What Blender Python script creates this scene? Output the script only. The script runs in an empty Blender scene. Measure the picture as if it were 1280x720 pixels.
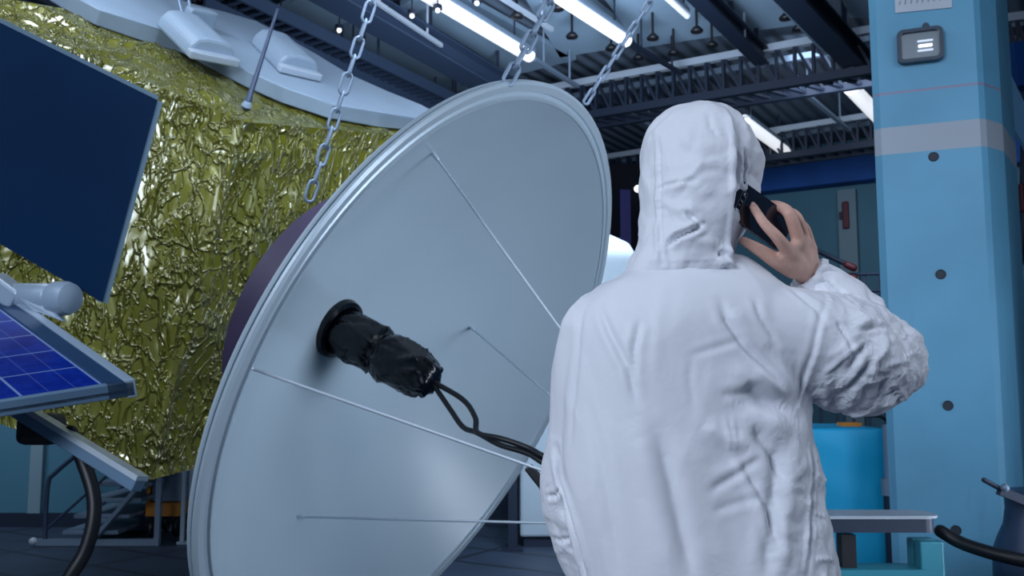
import bpy, bmesh, math, random
import numpy as np
from mathutils import Vector, Matrix, noise
from mathutils.bvhtree import BVHTree

S = bpy.context.scene
COL = S.collection
random.seed(4)

# ------------------------------------------------------------------ camera
FPX, PITCH, HC = 1150.0, math.atan(122 / 1150.0), 1.25
CP, SP = math.cos(PITCH), math.sin(PITCH)
CAM = Vector((0, 0, HC))
def ray(px, py):
    u = (px - 640) / FPX; v = (360 - py) / FPX
    return Vector((u, CP - v * SP, SP + v * CP))
def P(px, py, Y):                      # point of the place seen at a pixel, Y metres ahead
    r = ray(px, py); return CAM + r * (Y / r.y)
def K(px, py, z):                      # point on a level z
    r = ray(px, py); return CAM + r * ((z - HC) / r.z)
def on_plane(px, py, o, n):
    r = ray(px, py); return CAM + r * ((o - CAM).dot(n) / r.dot(n))
cam_data = bpy.data.cameras.new('camera'); cam = bpy.data.objects.new('camera', cam_data); COL.objects.link(cam)
cam.location = CAM; cam.rotation_euler = (math.pi / 2 + PITCH, 0, 0)
cam_data.sensor_width = 36; cam_data.lens = 36 * FPX / 1280
cam_data.dof.use_dof = True; cam_data.dof.focus_distance = 1.8; cam_data.dof.aperture_fstop = 9
S.camera = cam
AZ = math.radians(32.4)
DA = Vector((math.sin(AZ), math.cos(AZ), 0)); DB = Vector((-math.cos(AZ), math.sin(AZ), 0)); UP = Vector((0, 0, 1))

# ------------------------------------------------------------------ materials
def lin(c):
    return tuple(((x / 255) / 12.92 if x / 255 < 0.04045 else ((x / 255 + 0.055) / 1.055) ** 2.4) for x in c) + (1,)
def mat(name, col, rough=0.5, metal=0.0, nscale=0, namt=0.0, bump=0.0, bscale=40, spec=None, coat=0):
    m = bpy.data.materials.new(name); m.use_nodes = True
    nt = m.node_tree; b = nt.nodes['Principled BSDF']
    b.inputs['Base Color'].default_value = (*col[:3], 1); b.inputs['Roughness'].default_value = rough; b.inputs['Metallic'].default_value = metal
    if spec is not None: b.inputs['Specular IOR Level'].default_value = spec
    if coat: b.inputs['Coat Weight'].default_value = coat; b.inputs['Coat Roughness'].default_value = 0.12
    tc = nt.nodes.new('ShaderNodeTexCoord')
    if namt:
        n = nt.nodes.new('ShaderNodeTexNoise'); n.inputs['Scale'].default_value = nscale; n.inputs['Detail'].default_value = 6
        nt.links.new(tc.outputs['Object'], n.inputs['Vector'])
        r = nt.nodes.new('ShaderNodeValToRGB'); r.color_ramp.elements[0].position = 0.3; r.color_ramp.elements[1].position = 0.7
        lo = [max(0, c * (1 - namt)) for c in col[:3]]; hi = [min(1, c * (1 + namt)) for c in col[:3]]
        r.color_ramp.elements[0].color = (*lo, 1); r.color_ramp.elements[1].color = (*hi, 1)
        nt.links.new(n.outputs['Fac'], r.inputs['Fac']); nt.links.new(r.outputs['Color'], b.inputs['Base Color'])
    if bump:
        n2 = nt.nodes.new('ShaderNodeTexNoise'); n2.inputs['Scale'].default_value = bscale; n2.inputs['Detail'].default_value = 5
        nt.links.new(tc.outputs['Object'], n2.inputs['Vector'])
        bp = nt.nodes.new('ShaderNodeBump'); bp.inputs['Strength'].default_value = bump; bp.inputs['Distance'].default_value = 0.01
        nt.links.new(n2.outputs['Fac'], bp.inputs['Height']); nt.links.new(bp.outputs['Normal'], b.inputs['Normal'])
    return m
def emit(name, col, s):
    m = mat(name, col, 0.4); b = m.node_tree.nodes['Principled BSDF']
    b.inputs['Emission Color'].default_value = (*col[:3], 1); b.inputs['Emission Strength'].default_value = s
    return m
M = {}
M['suit'] = mat('coverall_fabric', (0.80, 0.81, 0.85), 0.5, 0, spec=0.3)
M['skin'] = mat('skin', (0.66, 0.385, 0.295), 0.6, 0, 30, 0.12, 0.12, 140)
M['nail'] = mat('nail', (0.66, 0.36, 0.30), 0.3)
M['boot'] = mat('boot_rubber', (0.6, 0.62, 0.64), 0.5)
M['phone'] = mat('phone_glass', (0.006, 0.010, 0.022), 0.12, 0.0, coat=0.6)
M['phone_rim'] = mat('phone_metal', (0.03, 0.04, 0.06), 0.25, 0.8)
M['lens'] = mat('lens_glass', (0.02, 0.02, 0.03), 0.08)
M['phone_text'] = mat('phone_mark', (0.12, 0.15, 0.2), 0.35)
M['dish'] = mat('dish_paint', (0.40, 0.50, 0.556), 0.24, 0.0, 1.2, 0.04, spec=0.5)
M['rim'] = mat('rim_metal', (0.48, 0.58, 0.64), 0.3, 0.2)
M['dark_groove'] = mat('dark_groove', (0.02, 0.03, 0.045), 0.6)
M['purple'] = mat('dark_purple_paint', (0.055, 0.042, 0.085), 0.45, 0, 4, 0.2)
M['black_gloss'] = mat('black_wrap', (0.002, 0.003, 0.006), 0.25, 0, bump=0.35, bscale=14, spec=0.4)
M['black'] = mat('black_rubber', (0.006, 0.007, 0.010), 0.45)
M['wire'] = mat('wire_metal', (0.62, 0.70, 0.76), 0.35, 0.3)
M['chain'] = mat('galvanised_chain', (0.24, 0.32, 0.42), 0.45, 0.3)
M['chain_blue'] = mat('blue_chain', (0.10, 0.19, 0.36), 0.45, 0.3)
M['grey_deck'] = mat('grey_deck', (0.26, 0.345, 0.43), 0.45, 0, 3, 0.06)
M['navy_panel'] = mat('navy_panel', (0.002, 0.022, 0.068), 0.4, 0.0, 1.0, 0.15, spec=0.22)
M['panel_edge'] = mat('panel_edge', (0.22, 0.33, 0.42), 0.35, 0.4)
M['frame_shade'] = mat('frame_shade', (0.022, 0.065, 0.15), 0.45, 0.2)  # navy copy of the frame metal; shade on its front put into colour
M['frame_metal'] = mat('frame_metal', (0.17, 0.28, 0.40), 0.4, 0.3)
M['joint'] = mat('joint_paint', (0.34, 0.44, 0.54), 0.35, 0.1)
M['pillar_blue'] = None
M['beam_blue'] = mat('blue_beam', (0.001, 0.07, 0.30), 0.7, 0, 3, 0.15)
M['dark_steel'] = mat('dark_steel', (0.012, 0.022, 0.045), 0.5, 0.2)
M['mid_steel'] = mat('mid_steel', (0.17, 0.24, 0.32), 0.5, 0.2)
M['light_steel'] = mat('light_steel', (0.42, 0.50, 0.58), 0.45, 0.2)
M['tray'] = mat('tray_steel', (0.035, 0.06, 0.11), 0.5, 0.2)
M['ceil_panel'] = mat('ceiling_panel', (0.24, 0.36, 0.47), 0.6, 0, 1.2, 0.12)
M['wall_teal'] = mat('teal_wall', (0.052, 0.175, 0.245), 0.6, 0, 0.8, 0.08)
M['pilaster'] = mat('pilaster', (0.17, 0.27, 0.32), 0.6)
M['red'] = mat('dark_red', (0.10, 0.012, 0.02), 0.5)
M['orange'] = mat('orange_paint', (0.60, 0.22, 0.02), 0.5)
M['machine'] = mat('machine_grey', (0.36, 0.46, 0.53), 0.45, 0, 2, 0.06)
M['teal_cover'] = mat('teal_cover', (0.004, 0.34, 0.60), 0.5, 0, bump=0.3, bscale=5)
M['teal_leg'] = mat('teal_leg', (0.03, 0.23, 0.30), 0.4)
M['table_top'] = mat('table_top', (0.30, 0.34, 0.38), 0.4, 0, 8, 0.1)
M['dark_blue'] = mat('dark_blue_iron', (0.018, 0.045, 0.10), 0.45, 0, 6, 0.25)
M['lamp'] = emit('lamp_tube', (0.93, 0.96, 1.0), 0.72)
M['lamp_dim'] = emit('lamp_tube_dim', (0.8, 0.88, 1.0), 0.45)
M['led'] = emit('led_chip', (0.95, 0.98, 1.0), 1.6)
M['flood_glass'] = mat('flood_reflector', (0.32, 0.37, 0.40), 0.25, 0.5)
M['flood_body'] = mat('flood_body', (0.03, 0.055, 0.09), 0.4)
M['sign'] = mat('sign_grey', (0.50, 0.56, 0.62), 0.5)
M['sign_ink'] = mat('sign_ink', (0.22, 0.28, 0.35), 0.5)

def add_crinkle(m):
    nt = m.node_tree; b = nt.nodes['Principled BSDF']; L = nt.links.new
    tc = nt.nodes.new('ShaderNodeTexCoord'); at = nt.nodes.new('ShaderNodeAttribute'); at.attribute_name = 'crinkle'
    hs = None
    for sc, amp, off in ((16, 1.0, 0), (31, 0.5, 3), (55, 0.25, 6)):
        ad = nt.nodes.new('ShaderNodeVectorMath'); ad.operation = 'ADD'; ad.inputs[1].default_value = (off, off, off); L(tc.outputs['Object'], ad.inputs[0])
        n = nt.nodes.new('ShaderNodeTexNoise'); n.inputs['Scale'].default_value = sc; n.inputs['Detail'].default_value = 1; n.inputs['Distortion'].default_value = 0.6; L(ad.outputs[0], n.inputs['Vector'])
        a = nt.nodes.new('ShaderNodeMath'); a.operation = 'SUBTRACT'; a.inputs[1].default_value = 0.5; L(n.outputs['Fac'], a.inputs[0])
        c = nt.nodes.new('ShaderNodeMath'); c.operation = 'ABSOLUTE'; L(a.outputs[0], c.inputs[0])
        d = nt.nodes.new('ShaderNodeMath'); d.operation = 'MULTIPLY'; d.inputs[1].default_value = -amp; L(c.outputs[0], d.inputs[0])
        if hs is None: hs = d.outputs[0]
        else:
            e = nt.nodes.new('ShaderNodeMath'); e.operation = 'ADD'; L(hs, e.inputs[0]); L(d.outputs[0], e.inputs[1]); hs = e.outputs[0]
    f = nt.nodes.new('ShaderNodeMath'); f.operation = 'MULTIPLY'; L(hs, f.inputs[0]); L(at.outputs['Fac'], f.inputs[1])
    bp = nt.nodes.new('ShaderNodeBump'); bp.inputs['Strength'].default_value = 0.7; bp.inputs['Distance'].default_value = 0.03
    L(f.outputs[0], bp.inputs['Height']); L(bp.outputs['Normal'], b.inputs['Normal'])
add_crinkle(M['suit'])
def foil_mat(name, col):
    m = bpy.data.materials.new(name); m.use_nodes = True; nt = m.node_tree; b = nt.nodes['Principled BSDF']; L = nt.links.new
    b.inputs['Base Color'].default_value = (*col, 1); b.inputs['Metallic'].default_value = 0.25; b.inputs['Roughness'].default_value = 0.3
    b.inputs['Coat Weight'].default_value = 1.0; b.inputs['Coat Roughness'].default_value = 0.17; b.inputs['Coat IOR'].default_value = 1.9
    tc = nt.nodes.new('ShaderNodeTexCoord'); mp = nt.nodes.new('ShaderNodeMapping'); mp.inputs['Scale'].default_value = (1, 1, 0.45); L(tc.outputs['Object'], mp.inputs['Vector'])
    hs = None
    for sc, amp, wid, off in ((5.5, 1.0, 0.026, 0), (9, 0.9, 0.034, 4), (15, 0.6, 0.04, 8)):
        ad = nt.nodes.new('ShaderNodeVectorMath'); ad.operation = 'ADD'; ad.inputs[1].default_value = (off, off, off); L(mp.outputs[0], ad.inputs[0])
        n = nt.nodes.new('ShaderNodeTexNoise'); n.inputs['Scale'].default_value = sc; n.inputs['Detail'].default_value = 3; n.inputs['Distortion'].default_value = 0.5; L(ad.outputs[0], n.inputs['Vector'])
        a = nt.nodes.new('ShaderNodeMath'); a.operation = 'SUBTRACT'; a.inputs[1].default_value = 0.5; L(n.outputs['Fac'], a.inputs[0])
        c = nt.nodes.new('ShaderNodeMath'); c.operation = 'ABSOLUTE'; L(a.outputs[0], c.inputs[0])
        d = nt.nodes.new('ShaderNodeMapRange'); d.interpolation_type = 'SMOOTHSTEP'; d.inputs[1].default_value = 0; d.inputs[2].default_value = wid; d.inputs[3].default_value = amp; d.inputs[4].default_value = 0; L(c.outputs[0], d.inputs[0])
        if hs is None: hs = d.outputs[0]
        else:
            e = nt.nodes.new('ShaderNodeMath'); e.operation = 'ADD'; L(hs, e.inputs[0]); L(d.outputs[0], e.inputs[1]); hs = e.outputs[0]
    bp = nt.nodes.new('ShaderNodeBump'); bp.inputs['Strength'].default_value = 1.0; bp.inputs['Distance'].default_value = 0.02
    L(hs, bp.inputs['Height']); L(bp.outputs['Normal'], b.inputs['Normal']); L(bp.outputs['Normal'], b.inputs['Coat Normal'])
    return m
M['foil'] = foil_mat('gold_foil', (0.185, 0.185, 0.013))

def pillar_material(stripe_lo, stripe_hi, line_z):
    m = mat('blue_pillar_paint', (0.12, 0.36, 0.53), 0.5, 0, 2.2, 0.10, 0.05, 30)
    nt = m.node_tree; b = nt.nodes['Principled BSDF']
    base = b.inputs['Base Color'].links[0].from_socket
    g = nt.nodes.new('ShaderNodeNewGeometry'); sx = nt.nodes.new('ShaderNodeSeparateXYZ'); nt.links.new(g.outputs['Position'], sx.inputs[0])
    def band(lo, hi):
        a = nt.nodes.new('ShaderNodeMath'); a.operation = 'GREATER_THAN'; a.inputs[1].default_value = lo
        c = nt.nodes.new('ShaderNodeMath'); c.operation = 'LESS_THAN'; c.inputs[1].default_value = hi
        d = nt.nodes.new('ShaderNodeMath'); d.operation = 'MULTIPLY'
        nt.links.new(sx.outputs['Z'], a.inputs[0]); nt.links.new(sx.outputs['Z'], c.inputs[0])
        nt.links.new(a.outputs[0], d.inputs[0]); nt.links.new(c.outputs[0], d.inputs[1]); return d.outputs[0]
    def mixc(fac, c1, c2):
        x = nt.nodes.new('ShaderNodeMix'); x.data_type = 'RGBA'
        nt.links.new(fac, x.inputs[0]); nt.links.new(c1, x.inputs[6]); x.inputs[7].default_value = c2; return x.outputs[2]
    # worn grey patches
    n = nt.nodes.new('ShaderNodeTexNoise'); n.inputs['Scale'].default_value = 5.5; n.inputs['Detail'].default_value = 8
    r = nt.nodes.new('ShaderNodeValToRGB'); r.color_ramp.elements[0].position = 0.66; r.color_ramp.elements[1].position = 0.74
    r.color_ramp.elements[0].color = (0, 0, 0, 1); r.color_ramp.elements[1].color = (0.5, 0.5, 0.5, 1)
    nt.links.new(n.outputs['Fac'], r.inputs[0])
    c0 = mixc(r.outputs[0], base, (0.10, 0.22, 0.42, 1))
    c1 = mixc(band(stripe_lo, stripe_hi), c0, (0.36, 0.42, 0.48, 1))
    c2 = mixc(band(line_z - 0.006, line_z + 0.006), c1, (0.27, 0.26, 0.38, 1))
    nt.links.new(c2, b.inputs['Base Color'])
    return m

# ------------------------------------------------------------------ object helpers
def tag(o, label=None, cat=None, group=None, kind=None):
    if label: o['label'] = label
    if cat: o['category'] = cat
    if group: o['group'] = group
    if kind: o['kind'] = kind
    return o
def thing(name, label, cat, loc=(0, 0, 0), group=None):
    o = bpy.data.objects.new(name, None); COL.objects.link(o); o.location = loc
    return tag(o, label, cat, group)
def obj(name, bm, material, parent=None, smooth=False, angle=None):
    bmesh.ops.recalc_face_normals(bm, faces=bm.faces)
    me = bpy.data.meshes.new(name); bm.to_mesh(me); bm.free()
    return link(name, me, material, parent, smooth, angle)
def link(name, me, material, parent=None, smooth=False, angle=None):
    me.materials.clear(); me.materials.append(material)
    o = bpy.data.objects.new(name, me); COL.objects.link(o)
    if smooth:
        me.polygons.foreach_set('use_smooth', [True] * len(me.polygons))
        if angle: me.set_sharp_from_angle(angle=math.radians(angle))
    if parent is not None:
        root = parent
        w = Matrix.Identity(4); chain_ = []
        while root is not None: chain_.append(root); root = root.parent
        for r in reversed(chain_): w = w @ r.matrix_basis
        me.transform(w.inverted()); o.parent = parent
    return o
def struct(name, bm, m, parent=None, label=None, smooth=False):
    o = obj(name, bm, m, parent, smooth)
    if parent is None: o['kind'] = 'structure'
    if label: o['label'] = label
    return o
def B(): return bmesh.new()
def hexa(bm, vs):                       # 8 points, 0-3 one side, 4-7 the other
    v = [bm.verts.new(p) for p in vs]
    for f in ((0, 1, 2, 3), (7, 6, 5, 4), (0, 4, 5, 1), (1, 5, 6, 2), (2, 6, 7, 3), (3, 7, 4, 0)):
        bm.faces.new([v[i] for i in f])
def obox(bm, c, ax, ay, az, hx, hy, hz):
    c, ax, ay, az = Vector(c), Vector(ax) * hx, Vector(ay) * hy, Vector(az) * hz
    hexa(bm, [c - ax - ay - az, c + ax - ay - az, c + ax + ay - az, c - ax + ay - az,
              c - ax - ay + az, c + ax - ay + az, c + ax + ay + az, c - ax + ay + az])
def bar(bm, a, b, w, h, up=UP):         # rectangular bar from a to b
    a, b = Vector(a), Vector(b); d = (b - a); L = d.length; d.normalize()
    s = d.cross(up)
    if s.length < 1e-4: s = d.cross(Vector((1, 0, 0)))
    s.normalize(); t = s.cross(d)
    obox(bm, (a + b) / 2, d, s, t, L / 2, w / 2, h / 2)
def bev(bm, w, seg=2):
    bmesh.ops.bevel(bm, geom=list(bm.edges), offset=w, segments=seg, affect='EDGES', profile=0.5)
def catmull(pts, n):
    out = []; pts = [np.array(p, float) for p in pts]
    for i in range(len(pts) - 1):
        p0 = pts[max(i - 1, 0)]; p1 = pts[i]; p2 = pts[i + 1]; p3 = pts[min(i + 2, len(pts) - 1)]
        for k in range(n):
            t = k / n
            out.append(0.5 * ((2 * p1) + (-p0 + p2) * t + (2 * p0 - 5 * p1 + 4 * p2 - p3) * t * t + (-p0 + 3 * p1 - 3 * p2 + p3) * t ** 3))
    out.append(pts[-1]); return out
def tube(bm, pts, rad, seg=12, n=6, caps=True, dome=True):
    """round tube along points; rad a number or one radius per point; domed ends"""
    if not hasattr(rad, '__len__'): rad = [rad] * len(pts)
    q = catmull([(*Vector(p), r) for p, r in zip(pts, rad)], n) if n > 1 else [np.array((*Vector(p), r)) for p, r in zip(pts, rad)]
    pos = [Vector(p[:3]) for p in q]; rr = [max(p[3], 1e-4) for p in q]
    if dome:
        d0 = (pos[0] - pos[1]).normalized(); d1 = (pos[-1] - pos[-2]).normalized()
        pre = [(pos[0] + d0 * rr[0] * s, rr[0] * c) for s, c in ((0.92, 0.38), (0.7, 0.71), (0.38, 0.92))]
        post = [(pos[-1] + d1 * rr[-1] * s, rr[-1] * c) for s, c in ((0.38, 0.92), (0.7, 0.71), (0.92, 0.38))]
        pos = [p for p, _ in pre] + pos + [p for p, _ in post]; rr = [r for _, r in pre] + rr + [r for _, r in post]
    N = None; rings = []
    for i, p in enumerate(pos):
        d = (pos[min(i + 1, len(pos) - 1)] - pos[max(i - 1, 0)]).normalized()
        if N is None:
            N = d.cross(UP)
            if N.length < 1e-3: N = d.cross(Vector((1, 0, 0)))
        N = (N - d * N.dot(d)).normalized(); Bn = d.cross(N)
        rings.append([bm.verts.new(p + (N * math.cos(a) + Bn * math.sin(a)) * rr[i]) for a in [2 * math.pi * k / seg for k in range(seg)]])
    for a, b in zip(rings, rings[1:]):
        for k in range(seg): bm.faces.new((a[k], a[(k + 1) % seg], b[(k + 1) % seg], b[k]))
    if caps: bm.faces.new(rings[0]); bm.faces.new(rings[-1])
def lathe(bm, prof, o, ax, seg=96, closed=False):
    """prof: list of (radius, height along ax)"""
    o = Vector(o); ax = Vector(ax).normalized(); e1 = ax.cross(UP)
    if e1.length < 1e-3: e1 = Vector((1, 0, 0))
    e1.normalize(); e2 = ax.cross(e1); rings = []
    for r, h in prof:
        if r < 1e-6: rings.append([bm.verts.new(o + ax * h)])
        else: rings.append([bm.verts.new(o + ax * h + (e1 * math.cos(2 * math.pi * k / seg) + e2 * math.sin(2 * math.pi * k / seg)) * r) for k in range(seg)])
    prs = list(zip(rings, rings[1:])) + ([(rings[-1], rings[0])] if closed else [])
    for a, b in prs:
        for k in range(seg):
            k2 = (k + 1) % seg
            if len(a) == 1 and len(b) == 1: continue
            if len(a) == 1: bm.faces.new((a[0], b[k2], b[k]))
            elif len(b) == 1: bm.faces.new((a[k], a[k2], b[0]))
            else: bm.faces.new((a[k], a[k2], b[k2], b[k]))
def ball(bm, c, rx, ry=None, rz=None, rot=None, seg=20):
    ry = ry or rx; rz = rz or rx
    mt = Matrix.Translation(Vector(c)) @ (rot.to_4x4() if rot else Matrix.Identity(4)) @ Matrix.Diagonal((rx, ry, rz, 1))
    bmesh.ops.create_uvsphere(bm, u_segments=seg, v_segments=seg // 2, radius=1, matrix=mt)
def prism(bm, poly, ext):               # polygon of points, extruded by vector
    a = [bm.verts.new(Vector(p)) for p in poly]; b = [bm.verts.new(Vector(p) + Vector(ext)) for p in poly]
    n = len(a); bm.faces.new(a); bm.faces.new(b[::-1])
    for i in range(n): bm.faces.new((a[i], a[(i + 1) % n], b[(i + 1) % n], b[i]))
def evaluated(bm, mods):
    me = bpy.data.meshes.new('tmp'); bm.to_mesh(me); bm.free()
    o = bpy.data.objects.new('tmp', me); COL.objects.link(o)
    for kind, kw in mods:
        m = o.modifiers.new('m', kind)
        for k, v in kw.items(): setattr(m, k, v)
    dg = bpy.context.evaluated_depsgraph_get(); dg.update()
    out = bpy.data.meshes.new_from_object(o.evaluated_get(dg))
    bpy.data.objects.remove(o); bpy.data.meshes.remove(me)
    return out
def coords(me):
    a = np.empty(len(me.vertices) * 3, np.float32); me.vertices.foreach_get('co', a); return a.reshape(-1, 3).astype(float)
def normals(me):
    a = np.empty(len(me.vertices) * 3, np.float32); me.vertices.foreach_get('normal', a); return a.reshape(-1, 3).astype(float)
def setco(me, c): me.vertices.foreach_set('co', c.astype(np.float32).ravel()); me.update()
def smoothstep(a, b, x):
    t = np.clip((x - a) / (b - a), 0, 1); return t * t * (3 - 2 * t)

# ------------------------------------------------------------------ world and view
w = bpy.data.worlds.new('world'); S.world = w; w.use_nodes = True
w.node_tree.nodes['Background'].inputs[0].default_value = (0.22, 0.42, 0.75, 1); w.node_tree.nodes['Background'].inputs[1].default_value = 0.16
S.view_settings.view_transform = 'Standard'; S.view_settings.look = 'None'; S.view_settings.exposure = 0; S.view_settings.gamma = 1
S.view_settings.use_curve_mapping = False

# ------------------------------------------------------------------ room shell
def floor_material():
    m = mat('dark_concrete', (0.026, 0.046, 0.078), 0.55, 0, 1.5, 0.25, 0.05, 20)
    nt = m.node_tree; b = nt.nodes['Principled BSDF']; base = b.inputs['Base Color'].links[0].from_socket
    tc = nt.nodes.new('ShaderNodeTexCoord'); mp = nt.nodes.new('ShaderNodeMapping'); mp.inputs['Rotation'].default_value = (0, 0, AZ)
    br = nt.nodes.new('ShaderNodeTexBrick'); br.offset = 0; br.inputs['Scale'].default_value = 0.5; br.inputs['Mortar Size'].default_value = 0.012
    br.inputs['Color1'].default_value = (1, 1, 1, 1); br.inputs['Color2'].default_value = (1, 1, 1, 1); br.inputs['Mortar'].default_value = (0.4, 0.4, 0.4, 1)
    nt.links.new(tc.outputs['Object'], mp.inputs['Vector']); nt.links.new(mp.outputs['Vector'], br.inputs['Vector'])
    mx = nt.nodes.new('ShaderNodeMix'); mx.data_type = 'RGBA'; mx.blend_type = 'MULTIPLY'; mx.inputs[0].default_value = 1
    nt.links.new(base, mx.inputs[6]); nt.links.new(br.outputs['Color'], mx.inputs[7]); nt.links.new(mx.outputs[2], b.inputs['Base Color'])
    return m
bm = B(); obox(bm, (0, 9, -0.1), (1, 0, 0), (0, 1, 0), UP, 22, 16, 0.1); struct('floor', bm, floor_material())
def ceiling_material():
    m = mat('ribbed_deck', (0.10, 0.14, 0.19), 0.6, 0, 0.7, 0.25)
    nt = m.node_tree; b = nt.nodes['Principled BSDF']
    tc = nt.nodes.new('ShaderNodeTexCoord'); mp = nt.nodes.new('ShaderNodeMapping'); mp.inputs['Rotation'].default_value = (0, 0, AZ)
    wv = nt.nodes.new('ShaderNodeTexWave'); wv.inputs['Scale'].default_value = 1.6
    nt.links.new(tc.outputs['Object'], mp.inputs['Vector']); nt.links.new(mp.outputs['Vector'], wv.inputs['Vector'])
    bp = nt.nodes.new('ShaderNodeBump'); bp.inputs['Distance'].default_value = 0.05; bp.inputs['Strength'].default_value = 0.8
    nt.links.new(wv.outputs['Fac'], bp.inputs['Height']); nt.links.new(bp.outputs['Normal'], b.inputs['Normal'])
    return m
ZC = 5.25
bm = B(); obox(bm, (0, 9, ZC + 0.1), (1, 0, 0), (0, 1, 0), UP, 22, 16, 0.1); struct('ceiling', bm, ceiling_material())
# far wall behind the pillar, along the building's cross direction
FW = P(1030, 482, 15.0); FW = Vector((FW.x, FW.y, 0))
bm = B(); obox(bm, FW + DA * 0.15 + UP * 2.62, DB, DA, UP, 14, 0.15, 2.62); struct('wall_back', bm, M['wall_teal'])
for nm, off, hh in (('trim_1', 4.72, 0.24),):
    bm = B(); obox(bm, FW - DA * 0.2 + UP * off, DB, DA, UP, 14, 0.16, hh); bev(bm, 0.02); struct(nm, bm, M['beam_blue'])
def wall_at(px):                      # foot of the far wall seen at a pixel column
    r = ray(px, 482); d = Vector((r.x, r.y, 0)); n = DA
    return d * (FW.dot(n) / d.dot(n))
bm = B()
for px in (1070,):
    q = wall_at(px); obox(bm, q - DA * 0.08 + UP * 2.2, DB, DA, UP, 0.14, 0.08, 2.2)
struct('trim_2', bm, M['pilaster'])
# side wall to the left
bm = B(); obox(bm, (-5.2, 8.55, 1.5), (1, 0, 0), (0, 1, 0), UP, 3.4, 0.15, 1.5); struct('wall_left', bm, M['wall_teal'])
bm = B(); obox(bm, (-5.2, 8.37, 0.06), (1, 0, 0), (0, 1, 0), UP, 3.4, 0.02, 0.06); struct('baseboard_left', bm, M['dark_steel'])
bm = B(); q = P(45, 600, 8.36); obox(bm, (q.x, 8.37, 1.56), (1, 0, 0), (0, 1, 0), UP, 0.055, 0.025, 1.44); struct('trim_3', bm, M['pilaster'])

# ------------------------------------------------------------------ blue pillar
YL, YM, YR = 4.47, 4.30, 4.40
fL2 = P(1106, 482, YL + 0.03); fL = P(1115, 482, YL); fC = P(1243, 482, YM); fC2 = P(1251, 482, YM + 0.01); fR = P(1272, 482, YR)
bk = Vector((0.30, 0.42, 0))
foot = [fL2, fL, fC, fC2, fR, fR + bk * 0.9, fL2 + bk]
foot = [Vector((p.x, p.y, 0)) for p in foot]
def pz(px, py, Y): return P(px, py, Y).z
bm = B(); prism(bm, foot, UP * (ZC - 0.02))
pillar = struct('pillar', bm, pillar_material(pz(1162, 188, 4.38), pz(1162, 154, 4.38), pz(1166, 111, 4.38)))
tag(pillar, 'blue painted concrete pillar with a grey band and small bolt holes'); pn = (fC - fL); pn.z = 0; pn.normalize(); pnorm = Vector((pn.y, -pn.x, 0))
def on_pillar(px, py, out=0.0): return on_plane(px, py, fL, pnorm) + pnorm * out
for x, y in ((1167, 196), (1176, 343), (1185, 507), (1195, 663)):
    bm = B(); lathe(bm, [(0, 0.002), (0.019, 0.002), (0.022, 0.004), (0.024, 0.002), (0.024, -0.004), (0, -0.004)], on_pillar(x, y), pnorm, 20)
    obj('bolt_hole', bm, M['dark_groove'], pillar)
# sign plate at the top of the pillar
sg = thing('sign', 'pale grey sign plate at the top of the blue pillar', 'sign', on_pillar(1152, 4))
cs = [on_pillar(1118, -22, 0.0), on_pillar(1190, -30, 0.0), on_pillar(1190, 10, 0.0), on_pillar(1119, 17, 0.0)]
bm = B(); prism(bm, cs, pnorm * 0.008); obj('plate', bm, M['sign'], sg)
bm = B()
for i in range(9):
    x = 1124 + i * 7.2; h = (5, 9, 7, 4, 9, 6, 8, 5, 9)[i]
    bar(bm, on_pillar(x, 7 - i * 0.75, 0.0085), on_pillar(x + 1.5, 7 - i * 0.75 - h, 0.0085), 0.006, 0.002, pnorm)
obj('worn_lettering', bm, M['sign_ink'], sg)
# floodlight
fl = thing('floodlight', 'small square floodlight mounted on the blue pillar above its grey band', 'floodlight', on_pillar(1150, 59))
c = on_pillar(1150, 59); e1 = (on_pillar(1179, 55.5) - on_pillar(1121, 62.5)); hw = e1.length / 2; e1.normalize(); e2 = pnorm.cross(e1).normalized()
hh_ = hw * 0.80
def rr_poly(c, e1, e2, a, b, r, n=5):
    out = []
    for sx, sy, a0 in ((1, 1, 0), (-1, 1, 90), (-1, -1, 180), (1, -1, 270)):
        for k in range(n + 1):
            t = math.radians(a0 + 90 * k / n)
            out.append(c + e1 * (sx * (a - r) + r * math.cos(t)) + e2 * (sy * (b - r) + r * math.sin(t)))
    return out
bm = B(); o_ = rr_poly(c, e1, e2, hw, hh_, 0.03); i_ = rr_poly(c, e1, e2, hw * 0.83, hh_ * 0.80, 0.02)
A0 = [bm.verts.new(p) for p in o_]; A1 = [bm.verts.new(p + pnorm * 0.045) for p in o_]; A2 = [bm.verts.new(p + pnorm * 0.045) for p in i_]; A3 = [bm.verts.new(p + pnorm * 0.02) for p in i_]
n = len(A0)
for a, b in ((A0, A1), (A1, A2), (A2, A3)):
    for i in range(n): bm.faces.new((a[i], a[(i + 1) % n], b[(i + 1) % n], b[i]))
bm.faces.new(A0); obj('housing', bm, M['flood_body'], fl)
bm = B(); prism(bm, [p + pnorm * 0.019 for p in i_], pnorm * 0.006); obj('reflector', bm, M['flood_glass'], fl)
for dy, s, mm in ((-0.004, 0.30, 'led'), (-0.028, 0.34, 'lamp_dim'), (0.02, 0.34, 'lamp_dim')):
    bm = B(); cc = c + e1 * hw * 0.22 + e2 * dy + pnorm * 0.028
    prism(bm, rr_poly(cc, e1, e2, hw * s, 0.0065 if mm == 'led' else 0.0045, 0.004), pnorm * 0.003); obj('led_strip', bm, M[mm], fl)
bm = B(); lathe(bm, [(0, 0.03), (0.013, 0.03), (0.015, 0.025), (0.015, 0), (0, 0)], on_pillar(1157, 34), pnorm, 16); obj('cable_gland', bm, M['flood_body'], fl)

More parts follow.
